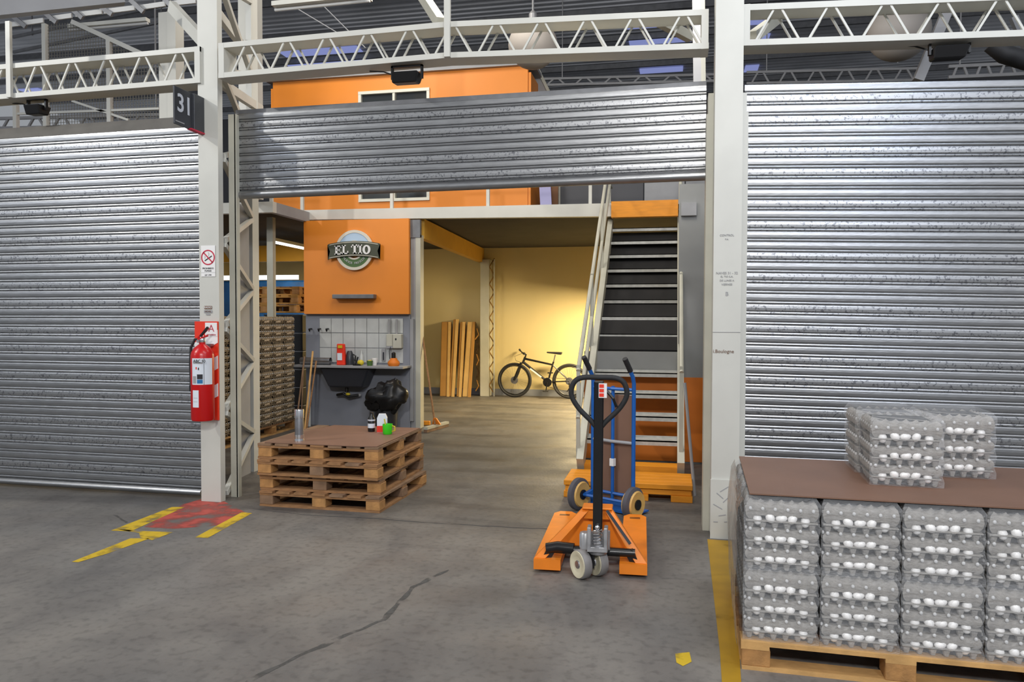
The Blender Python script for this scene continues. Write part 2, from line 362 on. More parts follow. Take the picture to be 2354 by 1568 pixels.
# sink wall
ws = MB().box((-5.24, 10.36, 0), (-3.64, 10.5, 1.62)).build('wall_sink', 'lower_grey_wall'); struct(ws, 'grey painted wall behind the sink')
tx0, tx1, tz0, tz1 = -5.02, -3.74, .92, 1.56
nx, nz = 7, 3
for i in range(nx):
    for k in range(nz):
        x0 = tx0+(tx1-tx0)*i/nx; z0 = tz0+(tz1-tz0)*k/nz
        MB().box((x0+.004, 10.347, z0+.004), (x0+(tx1-tx0)/nx-.004, 10.362, z0+(tz1-tz0)/nz-.004)).build('wall_tile', 'tile', ws)
for hx in (716, 737, 755):
    q = P(hx, 756, 10.35); MB().tube([q, q+Vector((0, -.05, 0)), q+Vector((0, -.06, -.03)), q+Vector((0, -.08, .0))], .012, 6).build('coat_hook', 'black_plastic', ws)
# dark partition left of the bay and blue tarp
wl = MB().box((-9.6, 8.0, 0), (-9.5, 15.3, 3.0)).build('wall_left', 'cream_wall'); struct(wl)
# mezzanine
mzd = MB()
mz = thing('mezzanine', 'steel mezzanine deck over the storage bay with white edge beams', 'mezzanine', (-3, 10.4, 3.0))
off = (-3, 10.4, 3.0)
zt, zb = P(1375, 468, 10.4).z, P(1375, 498, 10.4).z
zt2, zb2 = P(700, 483, 10.4).z, P(700, 505, 10.4).z
xl, xr = P(698, 480, 10.4).x, P(1408, 480, 10.4).x
MB(off).hexa([(xl, 10.4, zb2), (xr, 10.4, zb), (xr, 10.5, zb), (xl, 10.5, zb2), (xl, 10.4, zt2), (xr, 10.4, zt), (xr, 10.5, zt), (xl, 10.5, zt2)]).build('edge_beam', 'white_paint', mz)
yl = 9.35; ql, qr = P(470, 470, yl), P(627, 465, yl); zl0 = P(627, 488, yl).z; zl1 = P(627, 463, yl).z
MB(off).box((ql.x-3, yl, zl0), (qr.x, yl+.1, zl1)).build('edge_beam', 'white_paint', mz)
MB(off).box((qr.x-.08, yl+.1, zl0), (qr.x, 10.4, zl1)).build('edge_beam', 'grey_paint', mz)
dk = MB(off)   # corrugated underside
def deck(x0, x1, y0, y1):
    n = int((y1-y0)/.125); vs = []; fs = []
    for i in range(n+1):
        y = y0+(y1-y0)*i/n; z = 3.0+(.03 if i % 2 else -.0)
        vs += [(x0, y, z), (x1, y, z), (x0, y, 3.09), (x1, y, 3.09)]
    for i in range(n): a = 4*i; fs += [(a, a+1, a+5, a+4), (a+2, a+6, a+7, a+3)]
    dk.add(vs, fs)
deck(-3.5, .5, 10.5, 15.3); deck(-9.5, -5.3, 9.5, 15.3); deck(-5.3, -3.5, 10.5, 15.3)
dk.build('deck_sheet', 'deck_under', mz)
a0 = Vector((-3.52, 10.52, 0)); a1 = Vector((-3.80, 15.2, 0))
MB(off).hexa([(a0.x-.06, a0.y, 2.70), (a0.x+.04, a0.y, 2.70), (a1.x+.04, a1.y, 2.70), (a1.x-.06, a1.y, 2.70), (a0.x-.06, a0.y, 2.98), (a0.x+.04, a0.y, 2.98), (a1.x+.04, a1.y, 2.98), (a1.x-.06, a1.y, 2.98)]).build('cross_beam', 'beam_yellow', mz)
for yy, zz in ((13.2, 2.62),):
    MB(off).box((-9.4, yy, zz), (-5.35, yy+.1, zz+.3)).build('cross_beam', 'beam_yellow', mz)
for px in (695, 901, 1122, 1357):
    q = P(px, 470, 10.45); MB(off).box((q.x-.022, 10.43, zt2-.02), (q.x+.022, 10.47, zt+1.05)).build('rail_post', 'white_paint', mz)
MB(off).box((xl, 10.43, zt+1.05), (xr, 10.47, zt+1.09)).build('hand_rail', 'white_paint', mz)
yp = 10.05; q0, q1 = P(614, 700, yp), P(628, 700, yp)
mp_ = MB((q0.x, yp, 0)).box((q0.x, yp, 0), (q1.x, yp+.08, 2.995)).build('mezzanine_post', 'cream_paint'); mp_.location = (q0.x, yp, 0)
tag(mp_, 'slim white square post under the mezzanine, behind left egg tray stacks', 'post')
q = G(623, 463, zl1); MB(off).box((qr.x-.06, yl+.02, zl1), (qr.x-.02, yl+.06, zl1+1.0)).build('rail_post', 'white_paint', mz)
# interior column right of the sink wall
c = thing('interior_column', 'white and cream steel column at right end of the sink wall', 'column', (-3.58, 10.4, 0))
x0, x1, x2 = max(-3.635, P(944, 700, 10.4).x), P(957, 700, 10.4).x, P(968, 700, 10.4).x
MB((-3.58, 10.4, 0)).box((x0, 10.38, 0), (x1, 10.5, 2.72)).build('shaft', 'grey_paint', c)
MB((-3.58, 10.4, 0)).box((x1, 10.37, 0), (x2, 10.52, 2.74)).build('jamb', 'cream_paint', c)
MB((-3.58, 10.4, 0)).box((x0-.01, 10.36, 2.70), (x2, 10.42, 2.95)).build('bracket', 'galv_dark', c)
MB((-3.58, 10.4, 0)).box((x0, 10.34, .1), (x0+.05, 10.378, 1.55)).build('pipe_cover', 'grey_paint', c)
c = thing('rear_column', 'cream steel lattice column against the rear wall beside cardboard tubes', 'column', (-3.8, 15.1, 0))
x0, x1, x2 = P(1104, 800, 15.0).x, P(1124, 800, 15.0).x, P(1137, 800, 15.0).x
MB((-3.8, 15.1, 0)).box((x0, 15.0, 0), (x1, 15.25, 2.75)).build('shaft', 'cream_paint', c)
MB((-3.8, 15.1, 0)).box((x2-.025, 15.0, 0), (x2, 15.03, 2.75)).build('rear_chord', 'cream_paint', c)
for k in range(16):
    z0 = .05+k*.17; a, b = (x1, x2-.01) if k % 2 else (x2-.01, x1)
    MB((-3.8, 15.1, 0)).bar((a, 15.02, z0), (b, 15.02, z0+.17), .02).build('lattice_bar', 'rust', c)
# ================================================================== ORANGE SIGN PANEL + LOGO
a, b = P(698, 503, 10.3), P(940, 722, 10.3); a.z = 2.965
op = MB((a.x, 10.3, b.z)).box((a.x, 10.3, b.z), (b.x, 10.36, a.z)).build('orange_panel', 'orange_wall'); op.location = (a.x, 10.3, b.z)
tag(op, 'orange fascia panel above the sink carrying the EL TIO sign', 'panel')
def L2(px, py, Y=10.27): q = P(px, py, Y); return q
lc = L2(815, 575)
sg = thing('logo_sign', 'round EL TIO sign with dark ribbon on the orange panel', 'sign', (lc.x, 10.29, lc.z))
def ringseg(mb, r0, r1, a0, a1, y0, y1, n=24):
    for i in range(n):
        t0 = a0+(a1-a0)*i/n; t1 = a0+(a1-a0)*(i+1)/n
        mb.prism([(r0*math.cos(t0), r0*math.sin(t0)), (r1*math.cos(t0), r1*math.sin(t0)), (r1*math.cos(t1), r1*math.sin(t1)), (r0*math.cos(t1), r0*math.sin(t1))], y0, y1)
    return mb
px = .152/24   # metres per photo pixel at that depth, roughly
R = 45*px
ringseg(MB(), R*.86, R, 0, 2*math.pi, -.035, 0, 40).build('disc_rim', 'logo_rim', sg)
ringseg(MB(), R*.45, R*.87, 0, math.pi, -.028, 0).build('sky_arc', 'logo_sky', sg)
ringseg(MB(), R*.45, R*.87, math.pi, 2*math.pi, -.028, 0).build('green_arc', 'logo_leaf', sg)
ringseg(MB(), R*.40, R*.48, 0, 2*math.pi, -.033, 0, 32).build('inner_rim', 'logo_rim', sg)
MB().prism([(R*.40*math.cos(t*math.pi/12), R*.40*math.sin(t*math.pi/12)) for t in range(13)], -.02, 0).build('inner_disc', 'skin_brown', sg)
def ribbonshape(W, hh, sag, y0, y1, nm, m):
    mb = MB(); n = 16; top = []; bot = []
    for i in range(n+1):
        x = -W+2*W*i/n; c_ = sag*(1-(x/W)**2); top.append((x, hh+c_-sag*.5)); bot.append((x, -hh+c_-sag*.5))
    for i in range(n):
        mb.prism([bot[i], bot[i+1], top[i+1], top[i]], y0, y1)
    mb.prism([top[0], bot[0], (-W-.012, -hh-.012-sag*.5), (-W+.02, -sag*.5), (-W-.018, hh-.012-sag*.5)], y0, y1)
    mb.prism([top[-1], bot[-1], (W+.012, -hh-.012-sag*.5), (W-.02, -sag*.5), (W+.018, hh-.012-sag*.5)], y0, y1)
    mb.build(nm, m, sg)
ribbonshape(60*px, 17*px, 6*px, -.055, -.036, 'ribbon', 'logo_green')
for sgn in (1, -1):
    mb = MB(); W = 58*px; hh = sgn*14.5*px; sag = 6*px
    for i in range(16):
        xa = -W+2*W*i/16; xb = -W+2*W*(i+1)/16; za = hh+sag*(1-(xa/W)**2)-sag*.5; zb_ = hh+sag*(1-(xb/W)**2)-sag*.5
        mb.prism([(xa, za-.004), (xb, zb_-.004), (xb, zb_+.004), (xa, za+.004)], -.058, -.054)
    mb.build('ribbon_line', 'logo_rim', sg)
def slab(ch, x, w_, z, h, m='white_flat'):
    t = .28*w_ if ch in 'EL' else .3*w_; k = .12*h; mb = MB(); y0, y1 = -.068, -.056
    def bx(a_, b_, c_, d_): mb.box((x+a_, y0, z+b_), (x+c_, y1, z+d_))
    if ch == 'E': bx(.12*w_, 0, .12*w_+t, h); bx(0, 0, w_, k); bx(0, h-k, w_*.95, h); bx(.2*w_, h*.46, .75*w_, h*.56); bx(w_*.85, 0, w_, h*.3); bx(w_*.82, h*.72, w_*.95, h); bx(.66*w_, h*.38, .76*w_, h*.64)
    if ch == 'L': bx(.12*w_, 0, .12*w_+t, h); bx(0, 0, w_, k); bx(0, h-k, .6*w_, h); bx(w_*.85, 0, w_, h*.34)
    if ch == 'T': bx(.5*w_-t/2, 0, .5*w_+t/2, h); bx(0, h-k, w_, h); bx(.25*w_, 0, .75*w_, k); bx(0, h*.68, .12*w_, h); bx(.88*w_, h*.68, w_, h)
    if ch == 'I': bx(.5*w_-t*.8, 0, .5*w_+t*.8, h); bx(0, 0, w_, k); bx(0, h-k, w_, h)
    if ch == 'O':
        n = 20
        for i in range(n):
            t0, t1 = 2*math.pi*i/n, 2*math.pi*(i+1)/n; cx_, cz_ = x+w_/2, z+h/2
            mb.prism([(cx_+w_*.22*math.cos(t0), cz_+h*.36*math.sin(t0)), (cx_+w_*.52*math.cos(t0), cz_+h*.52*math.sin(t0)), (cx_+w_*.52*math.cos(t1), cz_+h*.52*math.sin(t1)), (cx_+w_*.22*math.cos(t1), cz_+h*.36*math.sin(t1))], y0, y1)
    mb.build('letter_'+ch.lower(), m, sg)
for ch, xx, ww, dz in (('E', -45, 17, -1.2), ('L', -27, 15, 0), ('T', -5, 17, .6), ('I', 12, 9, .2), ('O', 22.5, 18, -1)):
    slab(ch, xx*px, ww*px, (-9+dz)*px, 20*px)
for i, ch in enumerate('HUEVOS FRESCOS'):
    t = math.radians(218+i*8); o = text('small_letter', ch, .045, 'knob', sg, (R*.66*math.cos(t), -.034, R*.66*math.sin(t)), ext=.001) if ch != ' ' else None
    if o: o.rotation_euler = (math.pi/2, -(t+math.pi/2), 0)
a, b = P(768, 682, 10.25), P(863, 682, 10.25)
o = MB(a).box((a.x, 10.18, a.z-.03), (b.x, 10.295, a.z+.03)).build('wall_light', 'galv_dark', bevel=.006); o.location = a
tag(o, 'long grey bar light fitting on the lower orange panel', 'light fitting')
# ================================================================== OFFICE on the mezzanine
of = thing('upper_office', 'orange site office with white framed window on the mezzanine', 'office', (-4.6, 12.5, 3.1))
oo = (-4.6, 12.5, 3.1); xa, xb = P(628, 300, 12.5).x, P(1213, 300, 12.5).x; zt_ = P(900, 172, 12.5).z
wx0, wx1, wz0, wz1 = P(825, 330, 12.5).x, P(988, 330, 12.5).x, P(905, 463, 12.5).z, P(905, 207, 12.5).z
zb_ = 3.1
m_ = MB(oo); m_.box((xa, 12.5, zb_), (wx0, 12.6, zt_)).box((wx1, 12.5, zb_), (xb, 12.6, zt_)).box((wx0, 12.5, zb_), (wx1, 12.6, wz0)).box((wx0, 12.5, wz1), (wx1, 12.6, zt_))
m_.build('front_wall', 'orange_wall', of)
MB(oo).box((xb, 12.52, zb_), (xb+.05, 15.2, zt_-.1)).build('side_wall', 'orange_wall', of)
MB(oo).box((xa-.05, 12.52, zb_), (xa, 15.2, zt_-.1)).build('side_wall', 'orange_wall', of)
MB(oo).box((xa-.1, 12.42, zt_), (xb+.12, 15.3, zt_+.06)).build('roof_slab', 'grey_paint', of)
fr = MB(oo); t_ = .05
fr.box((wx0, 12.475, wz0+t_), (wx0+t_, 12.58, wz1-t_)).box((wx1-t_, 12.475, wz0+t_), (wx1, 12.58, wz1-t_)).box((wx0, 12.47, wz0), (wx1, 12.58, wz0+t_)).box((wx0, 12.47, wz1-t_), (wx1, 12.58, wz1)).box(((wx0+wx1)/2-.02, 12.48, wz0+t_), ((wx0+wx1)/2+.02, 12.58, wz1-t_))
f_ = fr.build('window_frame', 'frame_white', of)
for k in (0, 1): MB(oo).box((wx0+t_+k*(wx1-wx0)/2-.01*k, 12.53, wz0+t_), ((wx0+wx1)/2+k*(wx1-wx0)/2-t_*k, 12.54, wz1-t_)).build('window_pane', 'glass_dark', f_)
# grey partitions right of office
pt = thing('partition_screen', 'grey panelled partition on the mezzanine behind the stair top', 'partition', (-1.2, 12.9, 3.1))
o_ = (-1.2, 12.9, 3.1); xs = [P(v, 440, 12.9).x for v in (1287, 1360, 1480, 1575, 1640)]
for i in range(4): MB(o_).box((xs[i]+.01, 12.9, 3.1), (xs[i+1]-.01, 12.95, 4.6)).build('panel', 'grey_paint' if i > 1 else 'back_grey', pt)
MB(o_).box((xs[0]-.04, 12.88, 3.1), (xs[0]+.01, 12.96, 4.65)).build('panel_post', 'cream_paint', pt)
q = P(1257, 447, 12.6); o = MB((q.x, 12.6, 3.1)).hexa([(q.x-.09, 12.6, 3.1), (q.x+.10, 12.6, 3.1), (q.x+.1, 12.64, 3.1), (q.x-.09, 12.64, 3.1), (q.x-.13, 12.6, 3.8), (q.x+.06, 12.6, 3.8), (q.x+.06, 12.64, 3.8), (q.x-.13, 12.64, 3.8)]).build('lilac_board', 'lilac'); o.location = (q.x, 12.6, 3.1)
tag(o, 'pale lilac board leaning on the mezzanine beside the orange office', 'board')
q = P(1276, 447, 12.75); o = MB((q.x, 12.75, 3.1)).box((q.x-.06, 12.75, 3.1), (q.x+.05, 12.79, 3.9)).build('brown_board', 'skin_brown'); o.location = (q.x, 12.75, 3.1)
tag(o, 'narrow brown board standing between lilac board and grey partition', 'board')
q = P(1232, 175, 13.2); o = thing('gable_panel', 'sloping brown and pale gable panel beside office roof', 'panel', (q.x, 13.2, q.z))
MB().prism([(-.16, .25), (-.02, .25), (.30, -.45), (-.16, -.45)], 0, .05).build('pale_board', 'grey_paint', o); MB().bar((-.04, -.02, .27), (.31, -.02, -.45), .05, .05).build('pale_edge', 'cream_paint', o)
# ================================================================== FACADE: columns
def lattice(parent, off_, ya, yb, x_, z0, z1, n, m='grey_paint'):
    for k in range(n):
        za = z0+(z1-z0)*k/n; zb2_ = z0+(z1-z0)*(k+1)/n; a_, b_ = (ya, yb) if k % 2 else (yb, ya)
        MB(off_).bar((x_, a_, za+.02), (x_, b_, zb2_-.02), .035, .035, (1, 0, 0)).build('lattice_bar', m, parent)
xa, xb = P(459, 700, 5.8).x, P(504, 700, 5.8).x
c1 = thing('steel_column', 'slim white steel column with lattice side carrying the 31 sign', 'column', (xa, 5.8, 0)); oc = (xa, 5.8, 0)
MB(oc).box((xa, 5.8, 0), (xb, 5.87, 6.2)).build('front_chord', 'white_paint', c1)
xbk, ybk = -4.13, 7.03
MB(oc).box((xbk-.06, ybk, 0), (xbk+.0, ybk+.12, 6.2)).build('rear_chord', 'white_paint', c1)
n = 14
for k in range(n):
    z0 = .05+k*.36; z1 = z0+.33
    p0 = Vector((xb-.03, 5.92, 0)); p1 = Vector((xbk-.01, ybk, 0))
    a_, b_ = (p0, p1) if k % 2 == 0 else (p1, p0)
    MB(oc).bar((a_.x, a_.y, z0), (b_.x, b_.y, z1), .04, .045, (1, 0, 0)).build('lattice_bar', 'white_paint', c1)
sa, sb_ = P(547, 700, 6.62), P(578, 700, 6.98)
sp = MB((xbk, ybk, 0)).hexa([(sa.x-.04, sa.y, 0), (sb_.x-.02, sb_.y, 0), (sb_.x-.03, sb_.y, 0), (sa.x-.05, sa.y, 0), (sa.x-.04, sa.y, 2.66), (sb_.x-.02, sb_.y, 2.66), (sb_.x-.03, sb_.y, 2.66), (sa.x-.05, sa.y, 2.66)]).build('side_sheet', 'grey_paint'); sp.location = (xbk, ybk, 0)
tag(sp, 'pale grey metal side sheet behind the lattice of the left column', 'panel')
xa, xb = P(1639, 700, 5.6).x, P(1703, 700, 5.6).x
c2_ = thing('steel_column', 'wide white steel column between open bay and right shutter', 'column', (xa, 5.6, 0)); oc2 = (xa, 5.6, 0)
MB(oc2).box((xa, 5.6, .005), (xb, 5.8, 6.2)).build('shaft', 'white_paint', c2_)
xw = P(1632, 1235, 5.6).x
MB(oc2).box((xw-.0, 5.58, 0), (xb-.01, 5.6, .42)).build('foot_plate', 'white_paint', c2_)
MB(oc2).box((xa, 5.597, P(1670, 764, 5.6).z), (xb, 5.6, P(1670, 763, 5.6).z)).build('seam', 'ink_grey', c2_)
# writing on the right column
def coltext(px_, py_, body, size, m, Y=5.598, parent=c2_, off_=oc2, sx=1):
    q = P(px_, py_, Y); return text('lettering', body, size, m, parent, (q.x-off_[0], Y-off_[1], q.z-off_[2]), sx=sx)
for yy, tx, sz in ((628, 'NAVES 31 - 32', .024), (636, 'EL TIO S.A.', .018), (645, 'DE LUNES A', .018), (654, 'VIERNES', .02), (541, 'CONTROL', .02), (550, 'P.A.', .015), (676, 'B', .04)):
    coltext(1671, yy, tx, sz, 'ink_grey')
coltext(1663, 808, 'i.Boulogne', .034, 'ink_brown')
for (xq, yq, l_, an) in ((1665, 1125, .07, .6), (1655, 1140, .06, -.7), (1668, 1150, .05, .8), (1650, 1165, .07, -.5), (1660, 1185, .05, .2), (1645, 1200, .03, 0), (1668, 1200, .02, .1)):
    q = P(xq, yq, 5.579); MB(oc2).bar((q.x-l_/2*math.cos(an), 5.579, q.z-l_/2*math.sin(an)), (q.x+l_/2*math.cos(an), 5.579, q.z+l_/2*math.sin(an)), .001, .006, (0, 0, 1)).build('scuff_mark', 'ink_grey', c2_)
# no smoking notice + stickers on left column
q = P(479, 592, 5.8)
ns = thing('no_smoking_sign', 'white no-smoking notice with red ring on the left column', 'sign', (q.x, 5.797, q.z))
s1 = 1/285
MB().box((-.066, -.002, -.16), (.066, 0, .10)).build('sheet', 'white_flat', ns)
ringseg(MB(), .054, .064, 0, 2*math.pi, -.004, -.002, 28).build('ring', 'ink_red', ns)
MB().bar((-.042, -.0035, .042), (.042, -.0035, -.042), .001, .010).build('slash', 'ink_red', ns)
MB().bar((-.03, -.003, -.028), (.036, -.003, .012), .001, .009).build('cigarette', 'ink', ns)
MB().tube([(-.03, -.003, -.01), (-.026, -.003, .005), (-.032, -.003, .015)], .002, 4).build('smoke_curl', 'ink_grey', ns); MB().tube([(.005, -.003, .012), (.01, -.003, .03), (.002, -.003, .042)], .002, 4).build('smoke_curl', 'ink_grey', ns)
text('caption', 'PROHIBIDO', .020, 'ink', ns, (0, -.003, -.092)); text('caption', 'FUMAR', .020, 'ink', ns, (0, -.003, -.113)); text('caption', 'LEY 1799', .016, 'ink', ns, (0, -.003, -.148))
MB().box((-.066, -.003, -.128), (.066, -.002, -.126)).build('rule_line', 'ink_grey', ns)
q = P(479, 713, 5.8); st = thing('faded_stickers', 'faded brown stickers on left column above the red board', 'sticker', (q.x, 5.797, q.z))
for k, (zz, hh, ww) in enumerate(((.022, .026, .07), (-.012, .022, .075), (-.036, .010, .04))):
    MB().box((-ww/2, -.002, zz-hh/2), (ww/2, 0, zz+hh/2)).build('sticker_patch', 'ink_brown' if k < 1 else 'ink_grey', st)
text('lettering', 'RADIO', .022, 'white_flat', st, (0, -.003, .022)); text('lettering', 'MOVIL', .02, 'ink_brown', st, (0, -.003, -.012))
# 31 sign
nf, ff = PX(401, 238, -3.86), 5.79
sn = thing('bay_number_sign', 'dark bay number sign reading 31 projecting from the left column', 'sign', (-3.9, 5.4, 3.09))
yn = nf.y; z0_, z1_ = 3.09, 3.39
MB((-3.9, 5.4, 3.09)).box((-3.875, yn, z0_), (-3.86, 5.70, z1_)).box((-3.885, 5.66, z0_), (-3.84, 5.80, z1_)).build('board', 'sign_dark', sn, bevel=.004)
MB((-3.9, 5.4, 3.09)).box((-3.88, 5.62, z0_-.003), (-3.838, 5.80, z0_+.008)).build('red_strip', 'ink_red', sn)
MB((-3.9, 5.4, 3.09)).box((-3.859, yn+.01, z0_+.02), (-3.856, yn+.12, z0_+.03)).build('pale_strip', 'ink_grey', sn)
text('digits', '31', .20, 'sign_grey', sn, (-3.857+3.9, yn+.125-5.4, .17), rot=(math.pi/2, 0, math.pi/2), bold=.003)
# ================================================================== FACADE: trusses
def truss(label, top, bot, Y, nodes, d=.19, hc=.042, posts=(), ends=(1, 1)):
    o0 = (bot[0][0], Y, bot[0][1]); t = thing('roller_door_truss', label, 'truss', o0)
    def chord(pts, up_):
        for (xa_, za_), (xb_, zb2_) in zip(pts, pts[1:]):
            MB(o0).hexa([(xa_, Y, za_-(hc if up_ else 0)), (xb_, Y, zb2_-(hc if up_ else 0)), (xb_, Y+d, zb2_-(hc if up_ else 0)), (xa_, Y+d, za_-(hc if up_ else 0)), (xa_, Y, za_+(0 if up_ else hc)), (xb_, Y, zb2_+(0 if up_ else hc)), (xb_, Y+d, zb2_+(0 if up_ else hc)), (xa_, Y+d, za_+(0 if up_ else hc))]).build('top_chord' if up_ else 'bottom_chord', 'white_paint', t)
    chord(top, True); chord(bot, False)
    def at(pts, x):
        for (xa_, za_), (xb_, zb2_) in zip(pts, pts[1:]):
            if x <= xb_ or (xb_, zb2_) == pts[-1]: return za_+(zb2_-za_)*(x-xa_)/(xb_-xa_)
    L_, R_ = top[0][0], top[-1][0]
    sp_ = nodes[1]
    x = nodes[0]
    while x < R_-.05:
        for yy in (Y+.015, Y+d-.015):
            for sg_ in (-1, 1):
                xb_ = x+sg_*(sp_/2-.035)
                if L_ < xb_ < R_: MB(o0).bar((x+sg_*.028, yy, at(top, x)-hc), (xb_, yy, at(bot, xb_)+hc), .014, .014).build('web_bar', 'white_paint', t)
        x += sp_
    for e, on in ((L_, ends[0]), (R_, ends[1])):
        if on: MB(o0).box((e-(.0 if e == L_ else .05), Y-.001, at(bot, e)), (e+(.05 if e == L_ else 0), Y+d+.001, at(top, e))).build('end_plate', 'white_paint', t)
    for xp, w_, zt3 in posts: MB(o0).box((xp-w_/2, Y-.03, at(bot, xp)+.0), (xp+w_/2, Y-.002, zt3)).build('hanger_post', 'white_paint', t)
    return t
q = lambda x, y, Y: (P(x, y, Y).x, P(x, y, Y).z)
truss('long white lattice truss across the open bay', [q(508, 103, 5.78), q(1028, 54, 5.78), q(1630, 15, 5.7)], [q(508, 183, 5.78), q(1028, 137, 5.78), q(1630, 107, 5.7)], 5.74, (P(571, 150, 5.76).x, .347), posts=((P(1028, 100, 5.72).x, .047, 4.2),))
lt = [q(-260, 172, 5.78), q(459, 106, 5.78)]; lb = [q(-260, 249, 5.78), q(459, 190, 5.78)]
truss('white lattice truss above the left shutter', lt, lb, 5.78, (P(-240, 200, 5.78).x+.13, .347), posts=((P(18, 150, 5.75).x, .045, 4.15),), ends=(0, 1))
truss('white lattice truss above the right shutter', [q(1708, 10, 5.68), q(2500, -23, 5.68)], [q(1708, 105, 5.68), q(2500, 78, 5.68)], 5.68, (P(1787, 60, 5.7).x, .352), ends=(1, 0))
# ================================================================== FACADE: roller shutters
def shutter(label, TL, TR, BL, BR, Y0, Y1, nsl, bottom_bar=0., pitch_rows=None, name_mats=('galv', 'galv_spots')):
    base = (TL.x, Y0, BL.z); t = thing('roller_shutter', label, 'shutter', base)
    hL = TL.z-BL.z-bottom_bar; hR = TR.z-BR.z-bottom_bar
    prof = [(0, .014), (.012, .014), (.022, -.0015), (.12, -.0032), (.34, -.0042), (.56, -.0032), (.655, -.0015), (.665, .014), (.715, .014), (.725, .0015), (.83, -.0005), (.93, .0015), (.94, .014), (1, .014)]
    for i in range(nsl):
        vs = []; fs = []
        NS = 2
        jit = random.uniform(-.0012, .0012)
        for k, (fr_, dy) in enumerate(prof):
            f = (i+fr_)/nsl
            vs += [(TL.x, Y0+dy+jit, TL.z-hL*f), (TR.x, Y1+dy+jit, TR.z-hR*f)]
        for k in range(len(prof)-1): fs.append((2*k, 2*k+2, 2*k+3, 2*k+1))
        MB(base).add(vs, fs).build('slat', name_mats[(i+ (i//5)) % 2], t, smooth=False)
    if bottom_bar:
        vs = []; fs = []; b_ = bottom_bar
        pr = [(.0, .01), (-.10, -.004), (-.35, -.022), (-.6, -.025), (-.85, -.018), (-1., .0), (-1, .02), (0, .02)]
        for fr_, dy in pr: vs += [(TL.x, Y0+dy, TL.z-hL+fr_*b_), (TR.x, Y1+dy, TR.z-hR+fr_*b_)]
        n_ = len(pr)
        for k in range(n_): fs.append((2*k, 2*((k+1) % n_), 2*((k+1) % n_)+1, 2*k+1))
        fs += [tuple(2*k for k in range(n_)), tuple(2*k+1 for k in range(n_))]
        MB(base).add(vs, fs).build('bottom_bar', 'galv', t, smooth=True)
    return t, base
Ym = 6.0
TLm, TRm, BLm, BRm = P(540, 262, 6.05), P(1624, 196, 5.92), P(540, 458, 6.05), P(1624, 414, 5.92)
sh, bs_ = shutter('galvanised roller shutter half raised over the open bay', TLm, TRm, BLm, BRm, 6.05, 5.92, 9, .075)
MB(bs_).hexa([(TLm.x, 6.06, TLm.z), (TRm.x, 5.93, TRm.z), (TRm.x, 6.3, TRm.z), (TLm.x, 6.4, TLm.z), (TLm.x, 6.06, TLm.z+.035), (TRm.x, 5.93, TRm.z+.035), (TRm.x, 6.3, TRm.z+.035), (TLm.x, 6.4, TLm.z+.035)]).build('top_roll', 'galv_dark', sh)
g0, g1 = P(528, 700, 6.0).x, P(546, 700, 6.0).x
MB(bs_).box((g0, 6.0, 0), (g1-.01, 6.035, 3.3)).box((g1-.02, 6.0, 0), (g1, 6.045, 3.3)).build('guide_rail', 'cream_paint', sh)
g0, g1 = P(1620, 700, 5.78).x, P(1636, 700, 5.78).x
MB(bs_).box((g0, 5.78, 0), (g1+.02, 5.98, P(1628, 262, 5.78).z)).build('guide_rail', 'cream_paint', sh)
MB(bs_).box((g0+.012, 5.785, P(1628, 262, 5.78).z), (g1+.02, 5.98, P(1628, 214, 5.78).z)).build('guide_rail', 'cream_paint', sh)
# left shutter
TL2, TR2, BL2, BR2 = P(-200, 333, 5.98), P(461, 293, 5.93), P(-200, 1100, 5.98), P(461, 1151, 5.88)
BL2.z = .02; BR2.z = .02
sh2, b2_ = shutter('closed galvanised roller shutter left of the 31 column', TL2, TR2, BL2, BR2, 5.96, 5.90, 38, .06)
MB(b2_).hexa([(TL2.x, 5.95, TL2.z), (TR2.x, 5.90, TR2.z), (TR2.x, 6.2, TR2.z), (TL2.x, 6.2, TL2.z), (TL2.x, 5.99, TL2.z+.10), (TR2.x, 5.93, TR2.z+.10), (TR2.x, 6.25, TR2.z+.10), (TL2.x, 6.25, TL2.z+.10)]).build('top_roll', 'roll_cover', sh2)
# right shutter
TL3, TR3 = P(1712, 195, 5.84), P(2500, 180, 5.84)
BL3, BR3 = Vector((TL3.x, 5.84, .02)), Vector((TR3.x, 5.84, .02))
sh3, b3_ = shutter('closed galvanised roller shutter behind the loaded egg pallet', TL3, TR3, BL3, BR3, 5.84, 5.84, 42, .06)
g0, g1 = P(1703, 700, 5.76).x, P(1716, 700, 5.76).x
MB(b3_).box((g0, 5.76, 0), (g1, 5.86, P(1710, 258, 5.76).z)).box((g0, 5.77, P(1710, 258, 5.76).z), (g1-.012, 5.86, P(1710, 212, 5.76).z)).build('guide_rail', 'white_paint', sh3)
